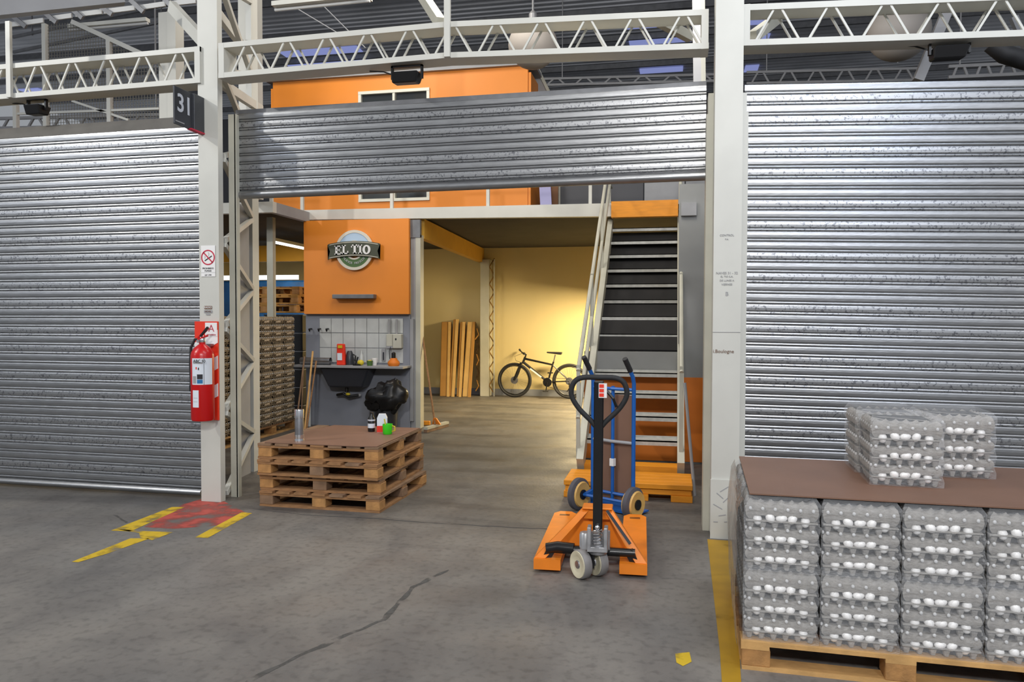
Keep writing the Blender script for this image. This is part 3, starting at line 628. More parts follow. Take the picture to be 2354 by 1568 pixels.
# ================================================================== UPPER CLUTTER behind the trusses
def dome(px_, py_, Y, r, label):
    q = P(px_, py_, Y); t = thing('dome_lamp', label, 'lamp', (q.x, Y, q.z))
    MB().ell((0, 0, 0), r, r, r*.95, 28, 18).build('shade', 'dome', t, smooth=True); MB().lathe((0, 0, r*.9), [(.05, 0), (.05, .10), (.02, .14)], 12).build('cap', 'galv_dark', t)
    MB().tube([(0, 0, r*1.05), (0, 0, r*1.05+2.6)], .012, 6).build('hanging_rod', 'galv_dark', t)
    return t
dome(1225, 104, 9, .29, 'pale dome lamp behind the truss of the open bay'); dome(2066, 74, 8.5, .30, 'pale dome lamp behind the truss of the right shutter')
def flood(px_, py_, Y, label, w_=.22):
    q = P(px_, py_, Y); t = thing('flood_light', label, 'lamp', (q.x, Y, q.z))
    MB().hexa([(-w_/2, -.05, -.06), (w_/2*.8, -.05, -.06), (w_/2*.8, .06, -.05), (-w_/2, .06, -.05), (-w_/2, -.08, .02), (w_/2, -.08, .02), (w_/2, .08, .03), (-w_/2, .08, .03)]).build('housing', 'black_plastic', t, bevel=.008)
    MB().box((-w_/2-.02, -.015, -.02), (-w_/2-.005, .015, .085)).box((w_/2+.005, -.015, -.02), (w_/2+.02, .015, .085)).box((-w_/2-.02, -.015, .07), (w_/2+.02, .015, .085)).build('bracket', 'black_plastic', t)
    MB().tube([(-w_/2, .02, .02), (-w_/2-.10, .03, .06), (-w_/2-.22, .04, .075)], .006, 5).build('cable', 'black_plastic', t)
flood(936, 176, 5.82, 'black flood light hung under the open bay truss'); flood(86, 250, 5.88, 'black flood light hung under the left truss', .16); flood(2182, 118, 5.78, 'black flood light hung under the right truss')
def column_far(px0, px1, Y, z0, z1, label, m='white_paint'):
    a_, b_ = P(px0, 150, Y).x, P(px1, 150, Y).x
    o = MB((a_, Y, z0)).box((a_, Y, z0), (b_, Y+.2, z1)).box((a_+(b_-a_)*.55, Y-.01, z0), (b_+.02, Y+.01, z1)).build('far_column', m); o.location = (a_, Y, z0); tag(o, label, 'column')
column_far(365, 402, 9.2, 3.1, P(384, 27, 9.2).z, 'white box column behind the left truss beside mesh cage')
column_far(548, 585, 9.0, 3.1, 6.4, 'white box column rising behind left end of the long truss')
# cage of wire mesh on the upper floor at left
yc = 9.4; cg = thing('mesh_cage', 'wire mesh cage with white posts above the left shutter', 'cage', (P(180, 250, yc).x, yc, 3.1)); ocg = tuple(cg.location)
xs_ = [P(v, 200, yc).x for v in (36, 105, 252, 366)]
zt0, zt1 = P(166, 50, yc).z, P(340, 130, yc).z
for i, xv in enumerate(xs_[:3]):
    zz = {0: 4.6, 1: P(106, 55, yc).z, 2: P(252, 92, yc).z}[i]
    MB(ocg).box((xv-.03, yc-.03, 3.1), (xv+.03, yc+.03, zz)).build('post', 'white_paint', cg)
MB(ocg).bar((P(166, 50, yc).x, yc, zt0), (P(340, 130, yc).x, yc, zt1), .05, .06).build('sloping_rail', 'white_paint', cg)
MB(ocg).bar((xs_[0], yc, P(36, 262, yc).z), (xs_[3], yc, P(366, 250, yc).z), .03, .03).build('mid_rail', 'white_paint', cg)
MB(ocg).bar((P(166, 232, yc).x, yc, P(166, 232, yc).z), (P(296, 276, yc).x, yc, P(296, 276, yc).z), .03, .03).build('lower_brace', 'white_paint', cg)
ms = MB(ocg)
xA, xB = xs_[1], xs_[3]; k = 0; xv = xA
while xv < xB:
    f = (xv-P(166, 50, yc).x)/(P(340, 130, yc).x-P(166, 50, yc).x); zz = min(zt0, zt0+(zt1-zt0)*max(0, f)); ms.bar((xv, yc+.02, 3.15), (xv, yc+.02, zz), .005, .005); xv += .045
zv = 3.15
while zv < zt0:
    f = (zt0-zv)/(zt0-zt1); xe = P(166, 50, yc).x+(P(340, 130, yc).x-P(166, 50, yc).x)*max(0, f); ms.bar((xA, yc+.02, zv), (min(xB, max(xe, xA+.05)), yc+.02, zv), .005, .005); zv += .045
o = ms.build('wire_mesh', 'wire_grey', cg); o['kind'] = 'stuff'
# secondary lattice trusses and beams in the roof space
def mini_truss(x0, z0, x1, z1, Y, h, n, label, m='grey_paint', th=.05):
    t = thing('roof_truss', label, 'truss', (x0, Y, z0)); oo_ = (x0, Y, z0)
    MB(oo_).bar((x0, Y, z0), (x1, Y, z1), th, th).build('bottom_chord', m, t); MB(oo_).bar((x0, Y, z0+h), (x1, Y, z1+h), th, th).build('top_chord', m, t)
    for f_ in (.12, .88): px_ = x0+(x1-x0)*f_; MB(oo_).bar((px_, Y, z0+h), (px_, Y, RZ-.05), .02, .02).build('hanger', m, t)
    for i in range(n):
        for sg_ in (-1, 1):
            f = (i+.5)/n; f2 = (i+.5+sg_*.32)/n
            MB(oo_).bar((x0+(x1-x0)*f+sg_*.05, Y, z0+(z1-z0)*f+h), (x0+(x1-x0)*f2, Y, z0+(z1-z0)*f2), .035, .035).build('web_bar', m, t)
def mt(px0, py0, px1, py1, Y, hp, n, label, m='grey_paint', th=.05):
    a_, b_ = P(px0, py0, Y), P(px1, py1, Y); mini_truss(a_.x, a_.z, b_.x, b_.z, Y, hp*Y/F, n, label, m, th)
mt(1246, 196, 1650, 186, 17, 14, 6, 'distant grey lattice truss seen above the raised shutter')
mt(1716, 192, 2112, 184, 17, 24, 6, 'distant grey lattice truss seen above the right shutter')
mt(2180, 178, 2400, 168, 14, 22, 4, 'lattice truss at far right above the right shutter')
mt(-60, 296, 420, 286, 12, 26, 8, 'grey lattice truss low behind the mesh cage')
mt(30, 120, 420, 40, 13, 40, 0, 'pair of grey beams crossing behind the mesh cage', 'galv_dark')
def beam(px0, py0, Y0, px1, py1, Y1, w_, h_, name, label, m):
    a_, b_ = P(px0, py0, Y0), P(px1, py1, Y1); o = MB(a_).bar(a_, b_, w_, h_).build(name, m); o.location = a_; tag(o, label, 'beam'); return o
beam(-40, 22, 5.2, 280, -10, 5.9, .10, .14, 'edge_girder', 'thick grey girder crossing the top left corner', 'grey_paint')
beam(395, 15, 6.4, 472, 100, 6.0, .06, .10, 'diagonal_brace', 'white diagonal brace meeting left column from upper left', 'white_paint')
beam(506, 190, 6.0, 600, 252, 7.4, .05, .08, 'diagonal_brace', 'white brace sloping behind left end of raised shutter', 'white_paint')
beam(500, 30, 6.2, 560, 110, 7.2, .05, .08, 'diagonal_brace', 'white brace sloping right of the left column top', 'white_paint')
beam(970, -12, 6.6, 1012, 52, 6.0, .07, .08, 'diagonal_brace', 'olive white brace meeting the long truss at its hanger', 'cream_paint')
beam(1500, 40, 6.3, 1585, 85, 7.0, .06, .08, 'diagonal_brace', 'grey brace seen through right end of long truss', 'cream_paint')
beam(1730, 85, 6.0, 1790, 40, 7.0, .06, .08, 'diagonal_brace', 'grey brace seen through left end of right truss', 'cream_paint')
beam(2110, 186, 9, 2150*3-2110*2, 90*3-186*2, 9, .10, .10, 'roof_strut', 'grey strut rising beside the right flood light', 'grey_paint')
beam(2330, 40, 8, 2400, 200, 8, .06, .06, 'roof_strut', 'dark strut at far right edge above the shutter', 'galv_dark')
beam(1586, -1050, 7.4, 1603, 195, 7.4, .07, .07, 'vertical_strut', 'grey upright behind the right end of long truss', 'grey_paint')
beam(1604, -1020, 7.6, 1616, 195, 7.6, .05, .05, 'vertical_strut', 'thin grey upright nearest the wide white column top', 'cream_paint')
o = MB().tube([P(2280, 100, 6.6), P(2310, 125, 6.6), P(2360, 140, 6.6), P(2440, 150, 6.6)], .07, 10).build('flex_duct', 'black_rubber', smooth=True); tag(o, 'black flexible duct at upper right behind the right truss', 'duct')
# catwalk slats at the very top left
cw_ = thing('ceiling_grid', 'dark ceiling grid with pale strips at upper left', 'ceiling grid', P(200, 30, 8)); oo_ = P(200, 30, 8)
for k, (pa, pb) in enumerate((((20, 58), (100, 47)), ((115, 43), (165, 36)), ((175, 34), (235, 27)), ((240, 27), (310, 18)), ((320, 18), (380, 9)), ((395, 8), (450, 2)))):
    a_, b_ = P(*pa, 8), P(*pb, 8); MB(oo_).bar(a_, b_, .02, .055).build('pale_strip', 'tube_off', cw_)
for pa, pb in (((20, 30), (60, 62)), ((90, 18), (130, 52)), ((155, 12), (190, 42)), ((215, 5), (258, 34)), ((300, 0), (330, 28)), ((375, -5), (395, 15))):
    a_, b_ = P(*pa, 7.9), P(*pb, 7.9); MB(oo_).bar(a_, b_, .03, .05).build('cross_bar', 'galv_dark', cw_)
def strip_lamp(pa, pb, Y, label, m='tube_off', w_=.09):
    a_, b_ = P(*pa, Y), P(*pb, Y); t = thing('strip_lamp', label, 'lamp', a_)
    MB(a_).bar(a_, b_, w_, .05).build('housing', 'white_paint', t); MB(a_).tube([a_+Vector((0, 0, -.045)), b_+Vector((0, 0, -.045))], .018, 8).build('tube', m, t)
strip_lamp((632, 14), (850, -8), 8, 'unlit white strip lamp above left part of the long truss', w_=.16)
strip_lamp((160, 62), (340, 46), 9.5, 'unlit pale strip lamp above the mesh cage')
for (a_, b_, Y_, n_) in (((680, 18), (800, 90), 9, 'left'), ((745, 15), (840, 110), 9, 'right')):
    qa, qb = P(*a_, Y_), P(*b_, Y_); o = MB(qa).tube([qa-qa+Vector(qa), qb], .006, 5).build('hanging_cable', 'ink_grey'); o.location = qa
    tag(o, f'thin grey cable sloping below the unlit strip lamp, {n_} of two', 'cable')
# ================================================================== STAIR
t0, t12 = G(1450, 1013, .384), G(1482, 524, 2.784)
tx0_, tx1_ = P(1348, 1013, t0.y).x, P(1557, 1013, t0.y).x
ux0_, ux1_ = P(1407, 524, t12.y).x, P(1558, 524, t12.y).x
print('stair', t0, t12, tx0_, tx1_, ux0_, ux1_)
tx0_ = (tx0_+ux0_)/2; tx1_ = (tx1_+ux1_)/2
st = thing('metal_stair', 'steep grey metal stair with open treads up to the mezzanine', 'stair', (-.6, t0.y, 0)); os_ = (-.6, t0.y, 0)
for k in range(13):
    f = k/12; y = t0.y+(t12.y-t0.y)*f; z = .384+2.4*f
    MB(os_).box((tx0_, y, z-.04), (tx1_, y+.03, z+.005)).box((tx0_, y, z-.005), (tx1_, y+.22, z+.005)).box((tx0_, y+.20, z-.005), (tx1_, y+.225, z+.022)).build('tread', 'tread_grey', st)
MB(os_).box((tx0_, t0.y-.24, .165), (tx1_, t0.y-.02, .185)).box((tx0_, t0.y-.24, .10), (tx1_, t0.y-.22, .165)).build('bottom_step', 'orange_step', st)
dy_, dz_ = (t12.y-t0.y)/12, .2
pb_ = Vector((0, t0.y-dy_*1.1, .384-dz_*1.1)); pt_ = Vector((0, t12.y+dy_*1.0, 2.784+dz_*1.0))
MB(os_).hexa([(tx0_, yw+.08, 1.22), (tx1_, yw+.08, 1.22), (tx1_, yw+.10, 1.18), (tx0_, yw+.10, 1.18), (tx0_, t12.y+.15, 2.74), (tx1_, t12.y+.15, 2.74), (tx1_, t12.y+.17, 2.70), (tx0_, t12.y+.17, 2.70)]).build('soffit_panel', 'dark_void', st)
for xx, nm in ((tx0_-.025, 'l'), (tx1_+.03, 'r')):
    MB(os_).bar((xx, pb_.y, pb_.z+.02), (xx, pt_.y, pt_.z+.02), .065, .16).build('stringer', 'cream_paint', st)
    for hgt in ((.45, .9) if nm == 'l' else (.9,)):
        xx2 = xx-.03 if nm == 'l' else xx+.0
        MB(os_).tube([(xx2, pb_.y+.05, pb_.z+hgt), (xx2, pt_.y, pt_.z+hgt), (xx2, pt_.y+.3, pt_.z+hgt)], .021, 8).build('hand_rail', 'cream_paint', st)
    for f in (.02, .35, .68, .99):
        p = pb_.lerp(pt_, f); xx2 = xx-.03 if nm == 'l' else xx
        MB(os_).bar((xx2, p.y, p.z), (xx2, p.y, p.z+.9), .035, .035, (0, 1, 0)).build('rail_post', 'cream_paint', st)
zz1 = P(1480, 498, 10.3).z; zz2 = P(1480, 461, 10.3).z; xx1 = P(1405, 480, 10.3).x; xx2 = P(1559, 480, 10.3).x
MB(os_).box((xx1, 10.3, zz1), (xx2, 10.42, zz2)).build('top_riser', 'orange_step', st, )
# leaning pole right of stair
a_, b_ = P(1574, 880, 7.0), G(1597, 1140); o = MB(b_).tube([b_, a_], .014, 8).build('leaning_rod', 'grey_paint'); o.location = b_; tag(o, 'thin grey rod leaning beside the stair foot', 'rod')
# orange plank platform at stair foot
pl = thing('plank_step', 'low step of orange brown planks at the foot of the stair', 'step', (-.35, 6.75, 0)); op_ = (-.35, 6.75, 0)
xw0, xw1 = P(1297, 1130, 6.65).x, P(1592, 1130, 6.65).x
for k in range(4):
    MB(op_).box((xw0, 6.62+k*.13, .105), (xw1, 6.62+k*.13+.12, .15)).build('plank', 'orange_step', pl, bevel=.004)
MB(op_).box((xw0+.01, 6.64, .055), (xw1-.01, 6.70, .10)).build('front_board', 'orange_step', pl, bevel=.003)
for xx in (xw0, (xw0+xw1)/2, xw1-.18): MB(op_).box((xx, 6.62, 0), (xx+.18, 7.12, .055)).build('foot_block', 'orange_step', pl, bevel=.003)
# ================================================================== PALLETS
def pallet(label, x0, y0, z0, W, D, rz=0, h=.128, group=None, cols=('wood', 'wood_block', 'wood_old'), along='y'):
    t = thing('wooden_pallet', label, 'pallet', (x0, y0, z0), rz, group)
    j = lambda s_=.004: random.uniform(-s_, s_)
    b1 = .018; bw = .10
    for yy in (0, D/2-.05, D-.10): MB().box((j(), yy, 0), (W+j(), yy+.10, b1)).build('bottom_board', cols[0], t)
    for xx in (0, W-.10): MB().box((xx, .1, 0), (xx+.10, D-.1, b1)).build('bottom_board', cols[0], t)
    hb = h-.036-b1
    for ix in range(3):
        for iy in range(3):
            wx = .12; xx = (W-wx)*ix/2+j(.006); yy = (D-.12)*iy/2
            MB().box((xx, yy+abs(j()), b1), (xx+wx, yy+.12, b1+hb)).build('block', cols[1] if random.random() < .7 else cols[2], t, bevel=.003)
    if along == 'x':
        for xx in (0, W/2-.06, W-.12): MB().box((xx, 0, b1+hb), (xx+.12, D, b1+hb+.018)).build('stringer_board', cols[0], t)
        for i in range(7):
            yy = (D-.11)*i/6; MB().box((-.003+j(), yy, h-.018), (W+j(), yy+.11, h)).build('deck_board', cols[0] if random.random() < .6 else cols[2], t)
        return t
    for yy in (0, D/2-.05, D-.10): MB().box((0, yy, b1+hb), (W, yy+.10, b1+hb+.018)).build('stringer_board', cols[0], t)
    n_ = 7; wv = W/n_*.78
    for i in range(n_):
        xx = (W-wv)*i/(n_-1); MB().box((xx, -.004+j(), h-.018), (xx+wv, D+.004+j(), h)).build('deck_board', cols[0] if random.random() < .6 else cols[2], t)
    return t
gp0 = G(597, 1163)
for i, (dx, dy, rz) in enumerate(((.0, 0, -.02), (-.015, .03, .012), (-.02, .0, -.015), (-.035, .035, .01))):
    pallet(('bottom', 'second', 'third', 'top')[i]+' pallet of the stack of four used as a table', gp0.x+dx, gp0.y+dy, i*.129, 1.06, 1.12, rz, group='pallets stacked as a table')
zt4 = 4*.129
tb = MB().zprism([(0, 0), (.86, -.02), (.99, .01), (.99, 1.08), (.12, 1.09), (.0, .5)], 0, .006).build('hardboard_sheet', 'hardboard'); tb.location = (gp0.x+.02, gp0.y+.05, zt4+.001)
tag(tb, 'brown hardboard sheet on top of the pallet stack table', 'board')
zt_tab = zt4+.007
def on_table(px_, py_): return G(px_, py_, zt_tab)
q = on_table(688, 1014); th = thing('thermos_flask', 'tall steel thermos flask on the pallet table corner', 'flask', q)
r = .040
MB().lathe((0, 0, 0), [(r, 0), (r, .015), (r*.95, .02), (r, .03), (r, .055)], 20).build('base_ring', 'chrome', th, smooth=True)
MB().lathe((0, 0, 0), [(r*.92, .055), (r*.92, .19), (r*.9, .195)], 20).build('body', 'steel_dull', th, smooth=True)
MB().lathe((0, 0, 0), [(r, .195), (r, .262), (r*.95, .268)], 20).build('cup_lid', 'chrome', th, smooth=True)
q = on_table(854, 992); bt = thing('dark_bottle', 'dark bottle with pale label on the pallet table', 'bottle', q)
MB().lathe((0, 0, 0), [(.03, 0), (.033, .01), (.033, .115), (.02, .14), (.014, .16), (.014, .175)], 16).build('body', 'black_plastic', bt, smooth=True); MB().lathe((0, 0, .035), [(.0335, 0), (.0335, .04)], 16).build('label', 'label_white', bt); MB().lathe((0, 0, .1), [(.0338, 0), (.0338, .012)], 16).build('label_band', 'sign_grey', bt)
q = on_table(874, 995); ct = thing('drink_carton', 'white and orange carton behind the green mug', 'carton', q+Vector((0, .05, 0)), .3)
MB().box((-.045, -.03, 0), (.045, .03, .13)).prism([(-.045, .13), (.045, .13), (.03, .165), (-.03, .165)], -.03, .03).build('carton_body', 'label_white', ct); MB().box((-.046, -.031, .002), (.046, .031, .06)).build('print_band', 'red_flat', ct)
q = on_table(891, 998); mg = thing('green_mug', 'bright green mug on the pallet table', 'mug', q)
MB().lathe((0, 0, 0), [(.036, 0), (.042, .01), (.045, .09), (.041, .09), (.036, .015), (.01, .012)], 20).build('cup', 'green_cup', mg, smooth=True); MB().tube([(.042, 0, .075), (.068, 0, .07), (.07, 0, .035), (.042, 0, .025)], .006, 8).build('handle', 'yellow_plastic', mg, smooth=True)
MB().tube([(-.01, 0, .03), (-.03, .0, .135)], .006, 6).build('spoon', 'yellow_plastic', mg)
# ================================================================== EGG BUNDLES
EW, ED, LP = .305, .29, .0905
def perim(W, D, n=10):
    pts = []
    for i in range(n*3): pts.append((-W/2+W*i/(n*3), 0, 0))
    for i in range(n*3): pts.append((W/2, D*i/(n*3), 1))
    for i in range(n*3): pts.append((W/2-W*i/(n*3), D, 2))
    for i in range(n*3): pts.append((-W/2, D-D*i/(n*3), 3))
    return pts
EGGX = [(-.098, .018), (-.047, .028), (0, .030), (.045, .028), (.098, .018)]
def cover_mesh(top=False):
    mb = MB(); pts = perim(EW, ED, 10); H1 = .056 if not top else .098
    rows = [(0, .90), (.25, .97), (.55, 1.0), (.8, .985), (1., .93)] if not top else [(0, .90), (.2, .975), (.42, 1.0), (.62, .985), (.82, .95), (1., .86)]
    vs = []
    for f, sc in rows:
        for (x, y, sd) in pts:
            u = x if sd in (0, 2) else y-ED/2
            zb = .007
            if f == 0:
                for ex, eh in EGGX:
                    zb = max(zb, .006+(eh+.006)*max(0, 1-((u-ex)/.027)**2)**.5)
            z = zb+(H1-zb)*f
            if top and f == 1.: z -= .014*abs(math.sin(math.pi*(u/EW+.5)*6))
            wob = .0035*math.cos(2*math.pi*(u/EW+.5)*6)*(1 if f < .9 else 2)
            vs.append(((x)*sc*(1+wob/EW*2 if sd in (1, 3) else 1), (y-ED/2)*sc*(1+wob/ED*2 if sd in (0, 2) else 1)+ED/2, z))
    n = len(pts); fs = [(r_*n+k, r_*n+(k+1) % n, (r_+1)*n+(k+1) % n, (r_+1)*n+k) for r_ in range(len(rows)-1) for k in range(n)]
    fs.append(tuple((len(rows)-1)*n+k for k in range(n))); mb.add(vs, fs); return mb
def knobs_mesh(z):  # pale spheres: whitish highlights of the tray bumps put into the colour
    mb = MB()
    for i in range(6): mb.ell((-EW/2*.86+EW*.86*i/5, .004, z), .0075, .006, .0085, 8, 6)
    for i in range(6): mb.ell((-EW/2+.004, ED*.07+ED*.86*i/5, z), .006, .0075, .0085, 6, 4)
    return mb
def tray_mesh():
    mb = MB(); mb.box((-EW/2*.985, -.004, 0), (EW/2*.985, ED, .005))
    for i in range(6):
        for (x, y) in ((-EW/2*.84+EW*.84*i/5, .024), (-EW/2+.024, .024+(ED-.048)*i/5), (EW/2-.024, .024+(ED-.048)*i/5)):
            mb.lathe((x, y, 0), [(.010, -.035), (.0165, -.010), (.0195, 0)], 8)
    return mb
proto_meshes = {}
def pm(key, fn, m, smooth=True):
    if key not in proto_meshes:
        o = fn().build(key, m, smooth=smooth); proto_meshes[key] = o.data; bpy.data.objects.remove(o)
    return proto_meshes[key]
def inst(name, me, parent, loc):
    o = bpy.data.objects.new(name, me); C.objects.link(o); o.parent = parent; o.location = loc; return o
EGG = MB().ell((0, 0, 0), .0205, .0205, .026, 12, 8).build('egg', 'egg_white', smooth=True); EGGM = EGG.data; bpy.data.objects.remove(EGG)
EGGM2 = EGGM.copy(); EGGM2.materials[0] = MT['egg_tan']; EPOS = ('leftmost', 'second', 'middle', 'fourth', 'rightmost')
def bundle(label, loc, rz=0, pulp='pulp', eggs=True, group=None, where='', wrap=True, sc=1., levels=3, eggset=None):
    t = thing('egg_tray_bundle', label, 'egg trays', loc, rz, group); t.scale = (sc, sc, sc)
    sfx = '' if pulp == 'pulp' else '_w'
    for k in range(levels):
        z = .036+k*LP
        inst('egg_tray', pm('egg_tray'+sfx, tray_mesh, pulp, False), t, (0, 0, z))
        last = k == levels-1
        c_ = inst('tray_cover', pm('tray_cover_top'+sfx if last else 'tray_cover'+sfx, (lambda: cover_mesh(True)) if last else (lambda: cover_mesh(False)), pulp), t, (0, 0, z))
        kr = inst('knob_row', pm('knob_row', lambda: knobs_mesh(.056), 'knob'), t, (0, -.003, z)); kr['kind'] = 'stuff'
    inst('inner_trays', pm('inner_trays%d' % levels, lambda: MB().box((-EW/2*.80, .04, .0), (EW/2*.80, ED*.9, .03+levels*.0905)), 'pulp_dark', False), t, (0, 0, .002))  # dark box behind the gaps, shade between trays in its colour
    if wrap:
        def wm():
            mb = MB(); pts = perim(EW+.012, ED+.012, 8); n_ = len(pts); vs = []; H_ = .036+LP*3+.022
            for r_ in range(13):
                z = H_*r_/12
                for x, y, sd in pts:
                    nn = noise.noise(Vector((x*14, y*14, z*22)))*.005
                    lv = .004*math.cos(2*math.pi*(z-.06)/LP); s_ = 1-(.07 if r_ == 12 else 0)
                    vs.append((x*s_+(nn-lv*(1 if x > 0 else -1) if sd in (1, 3) else 0), (y-.006-ED/2)*s_+ED/2+(nn+lv*(1 if sd == 0 else -1) if sd in (0, 2) else 0), z))
            fs = [(r_*n_+k, r_*n_+(k+1) % n_, (r_+1)*n_+(k+1) % n_, (r_+1)*n_+k) for r_ in range(12) for k in range(n_)]; fs.append(tuple(12*n_+k for k in range(n_)))
            return mb.add(vs, fs)
        inst('plastic_wrap', pm('plastic_wrap', wm, 'wrap'), t, (0, 0, .0))
    if eggs:
        R_ = Matrix.Rotation(rz, 4, 'Z')
        lv = ('lowest', 'middle', 'upper') if levels == 3 else ('lowest', 'second', 'third', 'upper')
        for k in range(levels):
            for i, (ex, eh) in enumerate(EGGX):
                if eggset and i not in eggset: continue
                e = bpy.data.objects.new('egg', EGGM); C.objects.link(e)
                p = Vector((ex+random.uniform(-.002, .002), .014 if eh > .02 else .019, .036+k*LP+(.016 if eh > .02 else .005)))*sc
                e.location = Vector(loc)+(R_ @ p); e.rotation_euler = (random.uniform(-.3, .3), (1.35 if i == 2 else (-.5 if i == 1 else (.5 if i == 3 else 0))+random.uniform(-.2, .2)), 0); e.scale = (sc*.98,)*3
                tag(e, f'{EPOS[i]} {"tan" if pulp != "pulp" else "white"} egg, {lv[k]} layer, {where}', 'egg', f'eggs in {lv[k]} layer of {where}')
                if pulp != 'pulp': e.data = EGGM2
    return t
bp0 = G(1703, 1538)
prz = -.035
BP = pallet('pallet under the large wrapped egg load at lower right', bp0.x, bp0.y, 0, 1.30, 1.02, prz, .128, cols=('wood_light', 'wood_block', 'wood'), along='x')
Rp = Matrix.Rotation(prz, 4, 'Z')
def pp(x, y, z): return Vector((bp0.x, bp0.y, 0))+(Rp @ Vector((x, y, z)))
ordn = ('leftmost', 'second from left', 'third from left', 'fourth from left')
for col in range(4):
    for row in range(2):
        w_ = ('lower' if row == 0 else 'upper')+' row bundle '+ordn[col]+' on the large pallet'
        bundle(f'wrapped egg tray bundle, {"lower" if row == 0 else "upper"} row, {ordn[col]} on the large pallet', pp(.165+col*.322, .02+random.uniform(-.004, .004), .129+row*.315), prz+random.uniform(-.015, .015), where=w_)
for j_ in range(1, 3):
    for row in range(2):
        bundle(f'egg tray bundle on left flank of large pallet, {"lower" if row == 0 else "upper"} row, {("middle" if j_ == 1 else "rear")}', pp(.165, .02+j_*.31, .129+row*.315), prz, eggs=False)
# side film on the left flank
vs = []; fs = []
na, nb = 24, 16
for i in range(na+1):
    for k in range(nb+1):
        y = -.0+1.0*i/na; z = .10+.66*k/nb; nn = noise.noise(Vector((y*5, z*5, 1)))*.012
        vs.append(pp(-.016+nn-.012*math.sin(math.pi*min(1, k/nb))+(.02 if k == nb else 0), y, z))
for i in range(na):
    for k in range(nb): a_ = i*(nb+1)+k; fs.append((a_, a_+1, a_+nb+2, a_+nb+1))
o = MB(pp(0, 0, 0)).add(vs, fs).build('stretch_film', 'wrap_thick', smooth=True); o.location = pp(0, 0, 0); tag(o, 'cloudy stretch film over left flank of the large egg pallet', 'film')
bd = MB().zprism([(.03, .0), (1.50, -.0), (1.5, .95), (.03, .95)], 0, .006).build('hardboard_sheet', 'hardboard'); bd.location = pp(0, .02, .129+.63+.018); bd.rotation_euler = (0, 0, prz); tag(bd, 'brown hardboard sheet on top of the large egg load', 'board')
ztop = .129+.63+.026
qa = G(2082, 1118, ztop); bundle('wrapped egg tray bundle on the brown sheet, front one of two', qa, -.06, where='front bundle on the brown sheet', sc=.98)
qb = G(2205, 1098, ztop); bundle('wrapped egg tray bundle on the brown sheet, right one behind', qb, -.04, where='right bundle on the brown sheet', sc=.98)
bundle('egg tray bundle directly behind front bundle on the brown sheet', qa+Vector((-.0, .30, 0)), -.04, eggs=False, sc=.98)
# egg bundles on pallets inside at left, warm dim light in their colour (their side faces the aisle)
CN = ('front', 'second', 'third', 'rear'); TN = ('lowest', 'second', 'third', 'top')
def warm_stack(x, y0, ncol, nrow, lab, pal=True):
    if pal: pallet(f'pallet under the {lab} stack of egg trays inside left', x-1.0, y0-.02, 0, 1.0, ncol*.3+.06, 0, .13, cols=('wood_light', 'wood_block', 'wood'))
    for c_ in range(ncol):
        for r_ in range(nrow):
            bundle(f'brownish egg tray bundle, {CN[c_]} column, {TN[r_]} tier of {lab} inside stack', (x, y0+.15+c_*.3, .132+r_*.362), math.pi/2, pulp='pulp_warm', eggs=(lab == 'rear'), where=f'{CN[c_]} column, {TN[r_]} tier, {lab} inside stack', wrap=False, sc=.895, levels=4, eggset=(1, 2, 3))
            # taller covers: photographed stacks are 4 trays high
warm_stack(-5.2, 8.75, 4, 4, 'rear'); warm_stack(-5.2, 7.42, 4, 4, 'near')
# crates, pallets and tarp behind
q = P(683, 900, 10.6)
for k in range(6):
    t = thing('black_crate', f'black plastic crate beside the sink wall, {("lowest", "second", "third", "fourth", "fifth", "top")[k]} in its stack', 'crate', (q.x-.5, 10.55, .0+k*.27))
    MB().box((0, 0, 0), (.62, .4, .012)).box((0, 0, .012), (.62, .015, .25)).box((0, .385, .012), (.62, .4, .25)).box((0, .015, .012), (.015, .385, .25)).box((.605, .015, .012), (.62, .385, .25)).build('shell', 'black_plastic', t)
    MB().box((-.008, -.008, .245), (.628, .006, .262)).box((-.008, .394, .245), (.628, .408, .262)).box((-.008, 0, .245), (.006, .4, .262)).box((.614, 0, .245), (.628, .4, .262)).build('rim', 'galv_dark', t)
for k in range(3): pallet(('lowest', 'middle', 'top')[k]+' of three pallets lying on the black crates', q.x-.95, 10.4+.02*k, 1.64+k*.13, 1.05, .8, .03*k, .128, cols=('cardboard', 'wood_block', 'wood_old'))
o = MB((-7, 13, 0)).box((-9.3, 12.9, 0), (-5.55, 13.6, P(620, 645, 12.9).z)).build('blue_tarp_stack', 'blue_tarp', bevel=.03); o.location = (-7, 13, 0); tag(o, 'blue tarp covered stack behind the inside egg trays', 'tarp')
a_, b_ = P(500, 638, 13.8), P(684, 638, 13.8)
wi = MB().box((a_.x-1, 13.8, P(600, 643, 13.8).z), (b_.x, 13.85, P(600, 633, 13.8).z)).build('window_1', 'window_lit'); struct(wi, 'long bright strip window above the blue tarp')
a_, b_ = G(628, 556, 2.78), G(699, 571, 2.78)
t = thing('tube_lamp', 'lit fluorescent tube under the mezzanine at left', 'lamp', a_)
MB(a_).bar(a_+Vector((0, 0, .04)), b_+Vector((0, 0, .04)), .07, .05).build('housing', 'white_paint', t); MB(a_).tube([a_, b_], .022, 8).build('tube', 'tube_lit', t)
